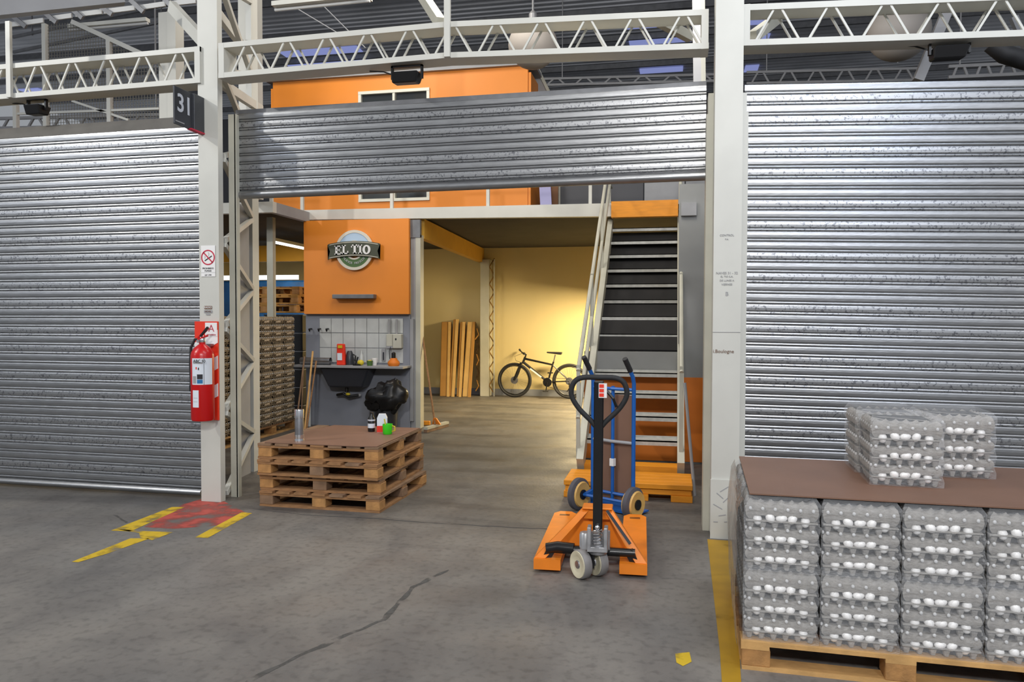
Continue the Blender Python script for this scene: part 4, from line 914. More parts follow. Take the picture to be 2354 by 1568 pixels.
# ================================================================== SINK COUNTER and things on it
za = P(800, 843, 10.0).z
ca, cb = P(672, 843, 10.0).x, P(927, 843, 10.0).x
ct = thing('sink_counter', 'thin steel counter with dark basin on the grey wall', 'sink', (ca, 10.0, za)); oc_ = (ca, 10.0, za)
MB(oc_).box((ca, 9.98, za-.02), (cb, 10.36, za+.012)).build('worktop', 'grey_paint', ct, bevel=.003)
bx0, bx1 = P(738, 860, 10.1).x, P(852, 860, 10.1).x
MB(oc_).hexa([(bx0+.12, 10.08, za-.30), (bx1-.12, 10.08, za-.30), (bx1-.12, 10.34, za-.30), (bx0+.12, 10.34, za-.30), (bx0, 10.03, za-.02), (bx1, 10.03, za-.02), (bx1, 10.35, za-.02), (bx0, 10.35, za-.02)]).build('basin', 'sign_dark', ct, bevel=.02)
q = P(797, 893, 10.2); MB(oc_).tube([(q.x, 10.2, za-.30), (q.x, 10.2, q.z-.05)], .025, 10).build('drain_pipe', 'black_plastic', ct); MB(oc_).lathe((q.x, 10.2, q.z+.02), [(.03, 0), (.045, .02), (.045, .05), (.03, .06)], 12).build('trap_cup', 'cast_metal', ct)
qa = P(775, 908, 10.25); qb = P(826, 908, 10.25); MB(oc_).tube([qa, P(790, 905, 10.2), P(800, 912, 10.2), qb], .02, 8).build('valve_pipe', 'black_plastic', ct); MB(oc_).ell(P(800, 906, 10.17), .035, .02, .02).build('brass_valve', 'yellow_plastic', ct); MB(oc_).ell(qb, .025, .02, .025).build('pipe_end', 'ink_grey', ct)
zc = za+.0125
def onc(px_, Y=10.15): return Vector((P(px_, 835, Y).x, Y, zc))
a_, b_ = onc(692, 10.1), onc(760, 10.1)
o = thing('metal_roll', 'silver rolled sheet lying at left of the counter', 'roll', a_); L_ = (b_-a_).length
MB().tube([(0, 0, .055), (L_, 0, .055)], .052, 18, caps=False).build('tube_wall', 'steel_dull', o, smooth=True); MB().lathe((L_-.03, 0, .055), [(.045, 0), (.045, .005)], 16, 'x').build('dark_core', 'black_plastic', o)
q = onc(786); o = thing('red_packet', 'tall red packet with white label on the counter', 'packet', q)
MB().hexa([(-.065, -.04, 0), (.06, -.04, 0), (.06, .04, 0), (-.065, .04, 0), (-.07, -.02, .30), (.045, -.02, .30), (.045, .02, .30), (-.07, .02, .30)]).build('pouch', 'red_flat', o, bevel=.008); MB().box((-.05, -.045, .07), (.02, -.036, .17)).build('label', 'label_white', o); MB().box((-.045, -.036, .24), (.02, -.026, .28)).build('logo_patch', 'yellow_plastic', o)
q = onc(804, 10.2); o = thing('grey_jug', 'small dark grey jug behind the red packet', 'jug', q); MB().lathe((0, 0, 0), [(.06, 0), (.065, .08), (.045, .17), (.03, .2)], 14).build('body', 'sign_dark', o, smooth=True); MB().tube([(.05, 0, .15), (.09, 0, .13), (.08, 0, .05)], .01, 6).build('handle', 'black_plastic', o)
q = onc(817, 10.08); o = thing('black_squeegee', 'small black gadget leaning on the counter', 'gadget', q); MB().bar((0, 0, .01), (.03, .02, .12), .02).build('stem', 'black_plastic', o); MB().box((-.03, -.02, 0), (.08, .02, .02)).build('foot', 'black_plastic', o)
q = onc(829, 10.1); o = MB().ell((0, 0, .04), .05, .035, .04, 12, 8).build('yellow_sponge', 'yellow_plastic', smooth=True); o.location = q; tag(o, 'yellow sponge on the counter under the glass bottle', 'sponge')
q = onc(831, 10.22); o = thing('clear_bottle', 'slim pale bottle standing behind the yellow sponge', 'bottle', q); MB().lathe((0, 0, 0), [(.03, 0), (.03, .13), (.012, .17), (.012, .21)], 12).build('body', 'tile', o, smooth=True)
q = onc(850, 10.1); o = thing('green_cup', 'pale green cup on the counter', 'cup', q); MB().lathe((0, 0, 0), [(.035, 0), (.045, .07), (.04, .07), (.03, .01)], 14).build('bowl', 'logo_leaf', o, smooth=True)
MB().ell((0, 0, .06), .035, .035, .02).build('contents', 'yellow_plastic', o)
q = onc(861, 10.2); o = thing('white_cup', 'white cup beside the pale green cup', 'cup', q); MB().lathe((0, 0, 0), [(.03, 0), (.045, .10), (.04, .10), (.025, .01)], 14).build('bowl', 'white_flat', o, smooth=True)
q = onc(877, 10.25); o = thing('soap_dispenser', 'narrow grey dispenser on tiles above the counter', 'dispenser', Vector((q.x, 10.33, zc+.05))); MB().box((-.03, 0, 0), (.03, .03, .18)).build('body', 'grey_paint', o, bevel=.005); MB().box((-.008, -.01, .02), (.008, 0, .13)).build('slot', 'sign_dark', o)
q = onc(905, 10.12); o = thing('coffee_pot', 'reddish round pot at right end of the counter', 'pot', q); MB().lathe((0, 0, 0), [(.07, 0), (.085, .03), (.08, .06), (.05, .09), (.045, .11)], 16).build('body', 'dado_orange', o, smooth=True); MB().lathe((0, 0, .11), [(.03, 0), (.03, .07), (.01, .085)], 12).build('lid', 'black_plastic', o)
q = P(903, 786, 10.3); bx = thing('switch_boxes', 'pair of pale electrical boxes with conduits above the counter', 'electrical box', (q.x, 10.33, q.z))
MB().box((-.09, -.05, -.06), (-.0, .02, .11)).build('left_box', 'cream_paint', bx, bevel=.004); MB().box((.01, -.07, -.09), (.14, .02, .11)).build('right_box', 'cream_paint', bx, bevel=.006); MB().box((-.09, -.06, -.09), (.09, -.0, -.06)).build('shelf_bar', 'grey_paint', bx)
for xx in (-.06, .055): MB().tube([(xx, -.02, .1), (xx, -.02, .32)], .016, 8).build('conduit', 'grey_paint', bx)
MB().ell((.06, -.073, .04), .012, .008, .016).build('socket', 'ink', bx); MB().tube([(-.02, -.05, -.06), (-.03, -.09, -.13), (-.02, -.1, -.24)], .006, 6).build('cable', 'ink', bx)
# garbage bag hanging
q = P(887, 912, 9.9); gb = thing('garbage_bag', 'shiny black garbage bag hanging below the counter end', 'bag', q)
me_ = MB().ell((0, 0, 0), .30, .17, .175, 28, 18)
for v in me_.v:
    n_ = v.normalized(); v += n_*(.07*noise.noise(v*7)+.04*noise.noise(v*16)); 
    if v.z > .05 and v.x > 0: v.z += .07*(1-abs(v.x-.12)/.2) if abs(v.x-.12) < .2 else 0
    if v.x < -.1: v.z -= .05
me_.build('sack', 'black_plastic', gb, smooth=True)
MB().tube([(.10, 0, .16), (.13, .03, .24), (.17, .08, .20), (.2, .05, .06)], [.03, .022, .02, .03], 8).build('tie', 'black_plastic', gb, smooth=True)
MB().tube([(-.22, 0, -.1), (-.1, .03, -.22), (.1, .03, -.2), (.24, 0, -.05)], [.03, .05, .05, .02], 8).build('loose_fold', 'black_plastic', gb, smooth=True)
q = P(888, 950, 10.0); o = MB().lathe((0, 0, 0), [(.15, 0), (.17, .46), (.15, .46), (.13, .02)], 20).build('grey_bin', 'sign_dark', smooth=True); o.location = (q.x, 10.0, 0); tag(o, 'grey bin on the floor below the garbage bag', 'bin')
# sticks leaning left of sink
def stick(pa, Ya, pb, Yb, r_, label, m='wood_light', name='broom_stick', cat='stick'):
    a_, b_ = P(*pa, Ya), P(*pb, Yb); b_.z = max(b_.z, .0); t = MB(b_).tube([b_, a_], r_, 8).build(name, m); t.location = b_; tag(t, label, cat)
stick((700, 820), 9.95, (678, 1000), 9.4, .012, 'thin stick leaning at far left of the sink counter', 'wood_old')
stick((697, 845), 9.9, (692, 985), 9.6, .010, 'short thin stick standing between the leaning sticks', 'wood_old')
stick((719, 808), 9.95, (700, 992), 9.4, .014, 'pale wooden broom stick leaning on the sink counter')
stick((727, 830), 9.96, (705, 985), 9.45, .011, 'brown stick leaning right of the pale broom stick', 'wood')
o = thing('white_pipe', 'white upright pipe below left of the sink counter', 'pipe', (P(711, 930, 10.2).x, 10.2, 0)); MB().tube([(0, 0, 0), (0, 0, P(711, 875, 10.2).z)], .022, 8).build('pipe_run', 'tile', o)
# broom against cream jamb
b0 = G(1000, 984, .03); a1 = P(967, 742, 10.55)
br = thing('push_broom', 'push broom leaning on the cream jamb with long wooden stick', 'broom', (b0.x, b0.y, 0)); ob = (b0.x, b0.y, 0)
MB(ob).tube([(b0.x, b0.y, .08), a1], .014, 8).build('stick', 'wood', br)
ha, hb_ = G(978, 990, .03), G(1028, 976, .03)
MB(ob).bar((ha.x, ha.y, .06), (hb_.x, hb_.y, .06), .06, .035).build('head', 'cream_paint', br); MB(ob).bar((ha.x, ha.y, .022), (hb_.x, hb_.y, .022), .05, .04).build('bristles', 'wood_old', br)
mid = Vector(((ha.x+hb_.x)/2, (ha.y+hb_.y)/2, 0)); MB(ob).hexa([(mid.x-.06, mid.y-.02, .075), (mid.x+.06, mid.y-.02, .075), (mid.x+.06, mid.y+.02, .075), (mid.x-.06, mid.y+.02, .075), (b0.x-.02, b0.y-.015, .17), (b0.x+.02, b0.y-.015, .17), (b0.x+.02, b0.y+.015, .17), (b0.x-.02, b0.y+.015, .17)]).build('socket', 'orange_jack', br)
# second broom head bit
q = G(975, 975, .03); o = MB().box((-.12, -.03, 0), (.05, .03, .06)).build('brush_block', 'orange_step', bevel=.006); o.location = (q.x+.0, q.y+.12, .0); tag(o, 'small orange brush block on floor behind the broom head', 'brush')
# ================================================================== CARDBOARD rolls at rear wall
for i, (pxb, pxt, wpx, yt, m, lab, kind) in enumerate((
        (1020, 1024, 20, 740, 'cardboard', 'wide flat cardboard tube, leftmost at the rear wall', 'r'),
        (1036, 1046, 9, 734, 'cardboard', 'narrow cardboard tube with dark gap to its left', 'r'),
        (1053, 1062, 8, 740, 'cardboard', 'cardboard tube, third from left at the rear wall', 'r'),
        (1070, 1082, 16, 740, 'cardboard_edge', 'cardboard tube, rightmost beside the rear column', 'r'))):
    b_ = P(pxb, 912, 14.75); b_.z = 0; a_ = P(pxt, yt, 15.1); w_ = wpx/F*15.0
    t = thing('cardboard_tube', lab, 'cardboard', b_, 0)
    dx = a_.x-b_.x; dy = a_.y-b_.y; H_ = a_.z
    MB().hexa([(-w_/2, 0, 0), (w_/2, 0, 0), (w_/2, .16, 0), (-w_/2, .16, 0), (dx-w_/2, dy, H_), (dx+w_/2, dy, H_), (dx+w_/2, dy+.16, H_), (dx-w_/2, dy+.16, H_)]).build('sheet_pack', m, t, bevel=.01)
    MB().hexa([(w_/2-.02, -.012, 0), (w_/2+.03, -.012, 0), (w_/2+.03, .05, 0), (w_/2-.02, .05, 0), (dx+w_/2-.02, dy-.012, H_), (dx+w_/2+.03, dy-.012, H_), (dx+w_/2+.03, dy+.05, H_), (dx+w_/2-.02, dy+.05, H_)]).build('pale_edge', 'cardboard_edge' if m == 'cardboard' else 'cardboard', t)
o = thing('torn_cardboard', 'torn cardboard scraps between tubes and rear column', 'cardboard', (P(1092, 900, 15.0).x, 15.05, 0))
for k in range(5): MB().tube([(.02*math.sin(k), .0, .1+k*.26), (.07, -.02, .2+k*.26), (.02, .01, .32+k*.26)], .015, 5).build('scrap', 'cardboard_dark' if k % 2 else 'cardboard', o)
# ================================================================== BICYCLE
ra = P(1182, 872, 14.85); rb = P(1309, 874, 14.85)
Rw = .345; wb_ = rb.x-ra.x
bk = thing('mountain_bike', 'dark mountain bike parked against the rear wall', 'bicycle', (ra.x, 14.9, 0), math.radians(-1))
def circ(cx_, cz_, r_, n_=40): return [(cx_+r_*math.cos(2*math.pi*i/n_), 0, cz_+r_*math.sin(2*math.pi*i/n_)) for i in range(n_)]
for nm, cx_ in (('front_wheel', 0), ('rear_wheel', wb_)):
    wh = MB().tube(circ(cx_, Rw, Rw-.026), .026, 8, closed=True).build(nm, 'black_rubber', bk, smooth=True)
    MB().tube(circ(cx_, Rw, Rw-.062), .010, 6, closed=True).build('rim', 'black_paint', wh, smooth=True)
    MB().lathe((cx_, -.04, Rw), [(.018, 0), (.028, .01), (.014, .02), (.014, .06), (.028, .07), (.018, .08)], 12, 'y').build('hub', 'steel_dull', wh)
    MB().lathe((cx_, -.035, Rw), [(.075, 0), (.075, .003)], 20, 'y').build('brake_disc', 'steel_dull', wh)
    sp = MB()
    for i in range(28):
        t_ = 2*math.pi*i/28; sp.bar((cx_+.02*math.cos(t_+.4), (.02 if i % 2 else -.02), Rw+.02*math.sin(t_+.4)), (cx_+(Rw-.065)*math.cos(t_), 0, Rw+(Rw-.065)*math.sin(t_)), .0025, .0025)
    sp.build('spokes', 'steel_dull', wh)['kind'] = 'stuff'
HT, HB = Vector((.21, 0, .80)), Vector((.165, 0, .69)); BB = Vector((wb_-.43, 0, .32)); ST = Vector((wb_-.50+.13, 0, .62)); RD = Vector((wb_, 0, Rw))
ST = Vector((BB.x+.09, 0, .66))
fm = MB(); fm.tube([HB+Vector((0, 0, .02)), BB], [.026, .022], 8); fm.tube([HT-Vector((0, 0, .03)), ST], [.022, .018], 8); fm.tube([BB, ST+Vector((.02, 0, .06))], .018, 8); fm.tube([HB, HT], .024, 8)
for sg_ in (-1, 1): fm.tube([BB+Vector((0, .02*sg_, 0)), RD+Vector((0, .055*sg_, 0))], .011, 6); fm.tube([ST+Vector((0, .01*sg_, 0)), RD+Vector((0, .055*sg_, 0))], .009, 6)
fm.build('frame', 'black_paint', bk, smooth=True)
a_ = HB.lerp(BB, .3); b_ = HB.lerp(BB, .75); MB().bar(a_+Vector((0, -.024, 0)), b_+Vector((0, -.024, 0)), .004, .026).build('frame_decal', 'white_flat', bk)
fk = MB()
for sg_ in (-1, 1): fk.tube([(.0, .055*sg_, Rw), (.06, .055*sg_, .50), (.125, .055*sg_, .66)], [.024, .026, .018], 8)
fk.bar((.135, -.07, .68), (.135, .07, .68), .04, .03); fk.build('fork', 'black_paint', bk, smooth=True)
MB().tube([HT, HT+Vector((.02, 0, .05)), HT+Vector((-.04, 0, .07))], .018, 8).build('stem', 'black_paint', bk)
hb = MB(); hc_ = HT+Vector((-.05, 0, .08)); hb.tube([hc_+Vector((.11, -.30, .0)), hc_+Vector((.02, -.12, .02)), hc_, hc_+Vector((-.06, .12, .03)), hc_+Vector((-.13, .30, .06))], .013, 8); hb.tube([hc_+Vector((.11, -.31, 0)), hc_+Vector((.07, -.2, .01))], .02, 8); hb.tube([hc_+Vector((-.13, .31, .06)), hc_+Vector((-.10, .2, .05))], .02, 8)
hb.build('handlebar', 'black_rubber', bk, smooth=True)
MB().tube([hc_, hc_+Vector((-.14, -.1, -.06)), hc_+Vector((-.12, -.06, -.15)), HB+Vector((.0, -.03, .0))], .004, 5).build('brake_cable', 'black_rubber', bk)
SP = ST+Vector((.055, 0, .20)); MB().tube([ST+Vector((.01, 0, 0)), SP], .013, 8).build('seat_post', 'steel_dull', bk)
sd = MB(); sd.hexa([(SP.x-.17, -.02, SP.z+.03), (SP.x+.12, -.07, SP.z+.0), (SP.x+.12, .07, SP.z), (SP.x-.17, .02, SP.z+.03), (SP.x-.17, -.02, SP.z+.055), (SP.x+.13, -.075, SP.z+.05), (SP.x+.13, .075, SP.z+.05), (SP.x-.17, .02, SP.z+.055)]); sd.build('saddle', 'black_rubber', bk, bevel=.008)
ck = MB().lathe((BB.x, -.07, BB.z), [(.085, 0), (.09, .004), (.085, .008)], 24, 'y').build('chainring', 'black_paint', bk)
MB().tube([(BB.x, -.09, BB.z), (BB.x-.02, -.1, BB.z-.17)], .012, 6).tube([(BB.x, .09, BB.z), (BB.x+.02, .1, BB.z+.17)], .012, 6).build('crank_arms', 'black_paint', bk)
MB().box((BB.x-.07, -.19, BB.z-.18), (BB.x+.03, -.11, BB.z-.16)).box((BB.x-.03, .11, BB.z+.16), (BB.x+.07, .19, BB.z+.18)).build('pedals', 'black_rubber', bk)
MB().lathe((RD.x, -.06, RD.z), [(.055, 0), (.02, .03)], 16, 'y').build('cassette', 'steel_dull', bk); MB().tube([(RD.x, -.06, RD.z-.03), (RD.x+.01, -.07, RD.z-.13), (RD.x-.04, -.07, RD.z-.2)], .012, 6).build('derailleur', 'black_paint', bk)
MB().tube([(BB.x, -.066, BB.z+.086), (RD.x, -.06, RD.z+.05)], .004, 4).tube([(BB.x, -.066, BB.z-.086), (RD.x-.04, -.06, RD.z-.2)], .004, 4).build('chain', 'black_rubber', bk)
# ================================================================== FIRE EXTINGUISHER + BOARD
q = P(478, 850, 5.79); fbz0, fbz1 = P(480, 965, 5.79).z, P(480, 739, 5.79).z; fx0, fx1 = P(450, 850, 5.79).x, P(503, 850, 5.79).x
eb = thing('extinguisher_board', 'red and white striped board behind the fire extinguisher', 'sign', ((fx0+fx1)/2, 5.79, fbz0)); oe = tuple(eb.location)
MB(oe).box((fx0, 5.78, fbz0), (fx1, 5.795, fbz1)).build('board', 'red_flat', eb)
W_ = fx1-fx0; H_ = fbz1-fbz0
for zc_, nm in ((.78, 0), (.52, 1), (.24, 2), (.03, 3)):
    z0 = fbz0+H_*(zc_-.055); z1 = z0+H_*.13
    MB(oe).hexa([(fx0, 5.777, z0-.06), (fx1, 5.777, z0+.05), (fx1, 5.779, z0+.05), (fx0, 5.779, z0-.06), (fx0, 5.777, z1-.06), (fx1, 5.777, z1+.05 if nm < 3 else z1), (fx1, 5.779, z1+.05 if nm < 3 else z1), (fx0, 5.779, z1-.06)]).build('white_stripe', 'white_flat', eb) if nm < 3 else None
MB(oe).box((fx0+W_*.47, 5.774, fbz1-.125), (fx1-.004, 5.7768, fbz1-.01)).build('letter_field', 'white_flat', eb)
text('letter_a', 'A', .085, 'ink_red', eb, (fx0+W_*.74-oe[0], -.018, fbz1-.06-oe[2]), bold=-.001); text('caption', 'MATAFUEGO', .014, 'ink_red', eb, (fx0+W_*.74-oe[0], -.018, fbz1-.112-oe[2]))
ex = thing('fire_extinguisher', 'red fire extinguisher hanging on the left column', 'fire extinguisher', (P(466, 900, 5.66).x, 5.66, P(466, 966, 5.66).z)); r = .092
zr = P(466, 808, 5.66).z-ex.location.z
MB().lathe((0, 0, 0), [(r*.9, 0), (r, .012), (r, zr-.03), (r*.93, zr-.005), (r*.7, zr+.03), (r*.35, zr+.055), (.025, zr+.06), (.025, zr+.075)], 28).build('cylinder', 'red', ex, smooth=True)
def arcplate(r_, a0_, a1_, z0, z1, nm, m):
    vs = []; n_ = 10
    for i in range(n_+1):
        t_ = a0_+(a1_-a0_)*i/n_; vs += [(r_*math.sin(t_), -r_*math.cos(t_), z0), (r_*math.sin(t_), -r_*math.cos(t_), z1)]
    return MB().add(vs, [(2*i, 2*i+2, 2*i+3, 2*i+1) for i in range(n_)]).build(nm, m, ex)
arcplate(r+.001, -.95+.55, .15+.55, .30, .515, 'instruction_label', 'label_white'); arcplate(r+.001, .15+.56, 1.2+.3, .30, .515, 'instruction_label', 'label_white')
arcplate(r+.0015, .15+.54, .15+.575, .30, .515, 'divider_line', 'ink')
arcplate(r+.0015, -.25, .62, .47, .485, 'print_line', 'ink_grey'); arcplate(r+.0015, -.30, .05, .31, .37, 'print_patch', 'ink_grey')
arcplate(r+.0015, .12, .60, .345, .385, 'print_patch', 'ink'); arcplate(r+.0015, .12, .60, .31, .342, 'print_patch', 'ink_blue'); arcplate(r+.0015, .0, .10, .425, .445, 'print_patch', 'red_flat'); arcplate(r+.0015, .2, .3, .42, .44, 'print_patch', 'ink')
arcplate(r+.001, -.35, .25, .115, .255, 'service_tag', 'label_white'); arcplate(r+.0015, -.25, .15, .19, .193, 'print_line', 'ink_grey'); arcplate(r+.0015, -.25, .15, .16, .163, 'print_line', 'ink_grey')
text('label_word', 'ABC 90', .035, 'ink', ex, (.035, -r-.004, .492)); 
MB().lathe((0, 0, zr+.07), [(.022, 0), (.026, .01), (.022, .05), (.012, .06)], 14).build('valve', 'chrome', ex, smooth=True)
MB().bar((-.03, -.01, zr+.11), (.07, -.02, zr+.19), .022, .012).bar((-.03, -.01, zr+.10), (.06, -.02, zr+.13), .022, .012).build('lever', 'red', ex); MB().bar((-.0, -.022, zr+.125), (.075, -.035, zr+.2), .018, .014).build('grip', 'black_plastic', ex)
MB().tube([(-.02, 0, zr+.10), (-.06, -.01, zr+.10), (-.098, -.01, zr+.03), (-.105, -.01, zr-.10), (-.10, -.01, zr-.28)], .011, 8).build('hose', 'black_rubber', ex, smooth=True)
MB().tube([(-.10, -.01, zr-.28), (-.098, -.01, zr-.33)], .015, 8).build('nozzle', 'black_plastic', ex)
MB().lathe((-.02, -.03, zr+.085), [(.012, -.006), (.014, 0)], 12, 'y').build('gauge', 'chrome', ex)
MB().box((-.03, .07, zr+.04), (.03, .125, zr+.06)).build('hanger', 'steel_dull', ex)
# ================================================================== PALLET JACK
gl = G(1225, 1302); jx0 = P(1226, 1290, 4.60).x; jx1 = P(1490, 1300, 4.66).x
jk = thing('pallet_jack', 'orange pallet jack with black loop handle parked on the floor', 'pallet jack', ((jx0+jx1)/2, 4.6, 0), math.radians(2.2))
JX = .05
Wj = .685; fw = .165; L_ = 1.20
for sg_ in (-1, 1):
    xa_ = sg_*Wj/2; xb_ = sg_*(Wj/2-fw); x0, x1 = min(xa_, xb_), max(xa_, xb_)
    fk = MB(); fk.zprism([(x0, .05), (x1, .05), (x1, L_-.06), (x1-.04, L_), (x0+.04, L_), (x0, L_-.06)], .068, .085); fk.box((x0, .05, .035), (x0+.006, L_-.07, .068)); fk.box((x1-.006, .05, .035), (x1, L_-.07, .068)); fk.box((x0, .0, .022), (x1, .05, .085))
    f_ = fk.build('fork', 'orange_jack', jk)
    MB().box((x0+.045, L_-.13, .0852), (x1-.045, L_-.115, .0858)).box((x0+.045, L_-.105, .0852), (x1-.045, L_-.09, .0858)).build('fork_slot', 'black_paint', f_)
    for k_ in (0, 1): MB().lathe(((x0+x1)/2-.035, L_-.2+.0*k_+k_*.09, .04), [(.036, 0), (.036, .07)], 16, 'x').build('load_roller', 'wheel_tread', f_)
    # triangular side plate from fork heel up to the apex
    xo = sg_*(Wj/2-.0); xi = sg_*(Wj/2-.07); ax = sg_*.085+.03; ax2 = sg_*.035+.03
    MB().hexa([(xo, .02, .085), (xi, .02, .085), (xi, .055, .085), (xo, .055, .085), (ax, .26, .355), (ax2, .26, .355), (ax2, .30, .355), (ax, .30, .355)]).build('side_plate', 'orange_jack', jk, bevel=.002)
    pa_ = Vector((xo, .03, .12)).lerp(Vector((ax, .25, .37)), .25); pb2 = Vector((xo, .03, .12)).lerp(Vector((ax, .25, .37)), .9)
    if sg_ > 0: MB().bar(pa_+Vector((-.045, -.035, .01)), pb2+Vector((-.045, -.035, .01)), .018, .003, (0, -1, .6)).build('side_decal', 'sign_dark', jk)
MB().box((-.06, .25, .28), (.12, .31, .355)).box((-.065, .23, .345), (.125, .36, .358)).build('head_plate', 'orange_jack', jk, bevel=.004)
MB().prism([(-.28, .088), (.28, .088), (.11, .34), (-.05, .34)], .30, .32).box((-.20, .30, .06), (.20, .42, .095)).build('back_plate', 'orange_jack', jk)
MB().tube([(-.27, .06, .135), (.27, .06, .135)], .026, 12).tube([(-.27, .06, .135), (-.2, .06, .15), (-.1, .05, .145)], .034, 10).build('torsion_bar', 'black_paint', jk, smooth=True)
for sg_ in (-1, 1): MB().bar((sg_*.29, .05, .05), (sg_*.23, .06, .15), .03, .05).build('rocker_arm', 'black_paint', jk)
pu = MB().lathe((JX, -.02, .15), [(.055, 0), (.062, .02), (.060, .09), (.05, .12), (.035, .13)], 16).lathe((-.075+JX, -.01, .17), [(.036, 0), (.036, .09), (.028, .10)], 12).lathe((.05+JX, .0, .17), [(.022, 0), (.022, .11)], 10).box((-.11+JX, -.03, .18), (-.04+JX, .03, .26)).build('hydraulic_pump', 'cast_metal', jk, smooth=True)
MB().box((-.060+JX, -.10, .20), (-.038+JX, -.02, .32)).box((.038+JX, -.10, .20), (.060+JX, -.02, .32)).box((-.060+JX, -.10, .175), (.060+JX, -.02, .205)).build('handle_yoke', 'cast_metal', jk, bevel=.003)
spg = MB()
spg.tube([(JX+.026*math.cos(t_*.6), -.085+.02*math.sin(t_*.6), .215+t_*.0018) for t_ in range(0, 56)], .005, 6); spg.build('spring', 'chrome', jk, smooth=True)
MB().ell((JX, -.10, .325), .016, .016, .016).build('roller_pin', 'chrome', jk, smooth=True)
hz0, hz1 = .30, 1.215
hl = Vector((JX, -.07, hz0)); ht = Vector((JX+.008, -.155, hz1))
MB().bar(hl, ht+Vector((0, 0, -.02)), .056, .035, (0, -1, 0)).build('handle_shaft', 'black_paint', jk, bevel=.006)
u_ = (ht-hl).normalized()
def hp(x, h): p = hl+u_*h; return Vector((p.x+x*.93, p.y-.0, p.z))
Hh = (ht-hl).length
loop = [hp(0.0, Hh-.30), hp(.05, Hh-.255), hp(.12, Hh-.19), hp(.165, Hh-.125), hp(.172, Hh-.075), hp(.15, Hh-.025), hp(.10, Hh-.002), hp(.0, Hh), hp(-.10, Hh-.002), hp(-.15, Hh-.025), hp(-.172, Hh-.075), hp(-.165, Hh-.125), hp(-.12, Hh-.19), hp(-.05, Hh-.255)]
def smoothloop(pts, k=4):
    n_ = len(pts); out = []
    for i in range(n_):
        p0, p1, p2, p3 = pts[i-1], pts[i], pts[(i+1) % n_], pts[(i+2) % n_]
        for j_ in range(k):
            t_ = j_/k; out.append(.5*((2*p1)+(-p0+p2)*t_+(2*p0-5*p1+4*p2-p3)*t_*t_+(-p0+3*p1-3*p2+p3)*t_**3))
    return out
MB().tube(smoothloop(loop), .0155, 10, closed=True).build('handle_loop', 'black_rubber', jk, smooth=True)
qs = hp(0, Hh-.075); stk = MB().box((qs.x-.0+.0, qs.y-.024, qs.z-.042), (qs.x+.052-.005, qs.y-.0185, qs.z+.042)).build('warning_sticker', 'white_flat', jk)
for k_ in range(3): MB().box((qs.x+.003, qs.y-.0255, qs.z-.036+k_*.026), (qs.x+.03, qs.y-.0242, qs.z-.016+k_*.026)).build('sticker_print', 'red_flat', stk)
MB().tube([hp(.03, Hh-.06), hp(.09, Hh-.12)+Vector((0, -.02, 0)), hp(.11, Hh-.17)+Vector((0, -.01, 0))], .009, 6).build('release_lever', 'black_paint', jk)
for sg_ in (-1, 1):
    wh = MB().lathe((sg_*.058-.026, 0, 0), [(.082, 0), (.087, .006), (.087, .046), (.082, .052)], 28, 'x').build('steer_wheel', 'wheel_tread', jk, smooth=True, loc=(0, -.02, .088)); wh.rotation_euler = (0, 0, math.radians(37))
    MB().lathe((sg_*.058-.0285, 0, 0), [(.045, .0018), (.050, .001), (.054, -.001), (.079, -.003), (.080, .002)], 28, 'x').build('wheel_disc', 'wheel_cream', wh, smooth=True); MB().lathe((sg_*.058-.032, 0, 0), [(.022, 0), (.026, .006)], 14, 'x').build('wheel_hub', 'steel_dull', wh)
MB().box((-.03, -.04, .06), (.03, .0, .16)).build('axle_block', 'black_paint', jk)
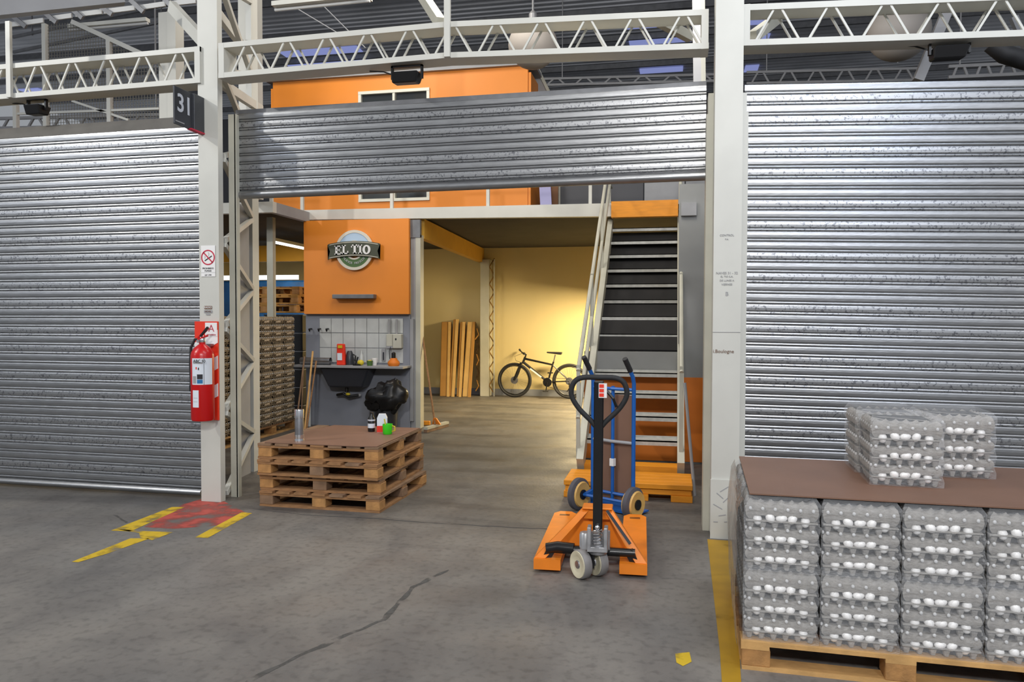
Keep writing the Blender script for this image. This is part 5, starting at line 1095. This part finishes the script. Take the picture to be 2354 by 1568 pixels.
# ================================================================== HAND TRUCK
wl_, wr_ = G(1338, 1172), G(1466, 1197)
ha_ = math.radians(-30); cen = P(1409, 950, 6.15)
tr = thing('hand_truck', 'blue tubular hand truck standing at the foot of the stair', 'hand truck', (cen.x, 6.15, 0), ha_)
W2 = .195; zh = P(1437, 826, 6.05).z
for x_ in (-W2, W2):
    MB().tube([(x_, 0, .10), (x_, 0, zh-.19), (x_, -.015, zh-.14), (x_, -.06, zh-.08)], .0165, 10).build('side_rail', 'blue_steel', tr, smooth=True)
    MB().tube([(x_, -.05, zh-.09), (x_, -.13, zh+.01)], .021, 10).build('grip', 'black_rubber', tr, smooth=True)
MB().tube([(0, .0, .10), (0, 0, zh-.22)], .014, 8).build('centre_rail', 'blue_steel', tr)
for zz in (.16, .58, zh-.24):
    MB().tube([(-W2, 0, zz), (0, -.02 if zz > .5 else 0, zz), (W2, 0, zz)], .013, 8).build('cross_tube', 'blue_steel' if zz != .58 else 'grey_paint', tr)
MB().box((-.018, -.018, .38), (.018, .018, .44)).build('joint_sleeve', 'white_flat', tr)
MB().box((-W2-.02, .0, .012), (W2+.02, .20, .024)).box((-W2-.02, -.0, .02), (W2+.02, .012, .10)).build('toe_plate', 'blue_steel', tr)
MB().box((-W2+.03, .03, .05), (W2-.01, .045, zh-.29)).build('backing_board', 'hardboard', tr)
for x_ in (-W2-.065, W2+.065):
    wh = MB().lathe((x_-.035, -.10, .132), [(.07, 0), (.110, .004), (.130, .018), (.130, .052), (.110, .066), (.07, .07)], 28, 'x').build('tyre', 'tyre', tr, smooth=True)
    MB().lathe((x_-.040, -.10, .132), [(.055, .001), (.098, -.005), (.106, .008), (.106, .070), (.098, .085), (.055, .079)], 24, 'x').build('rim', 'rim_tan', wh, smooth=True); MB().lathe((x_-.05, -.10, .132), [(.04, 0), (.04, .10)], 14, 'x').build('hub', 'black_paint', wh)
MB().tube([(-W2-.1, -.10, .132), (W2+.1, -.10, .132)], .012, 8).build('axle', 'blue_steel', tr)
for x_ in (-W2, W2): MB().bar((x_, 0, .15), (x_, -.10, .132), .03).build('axle_bracket', 'blue_steel', tr)
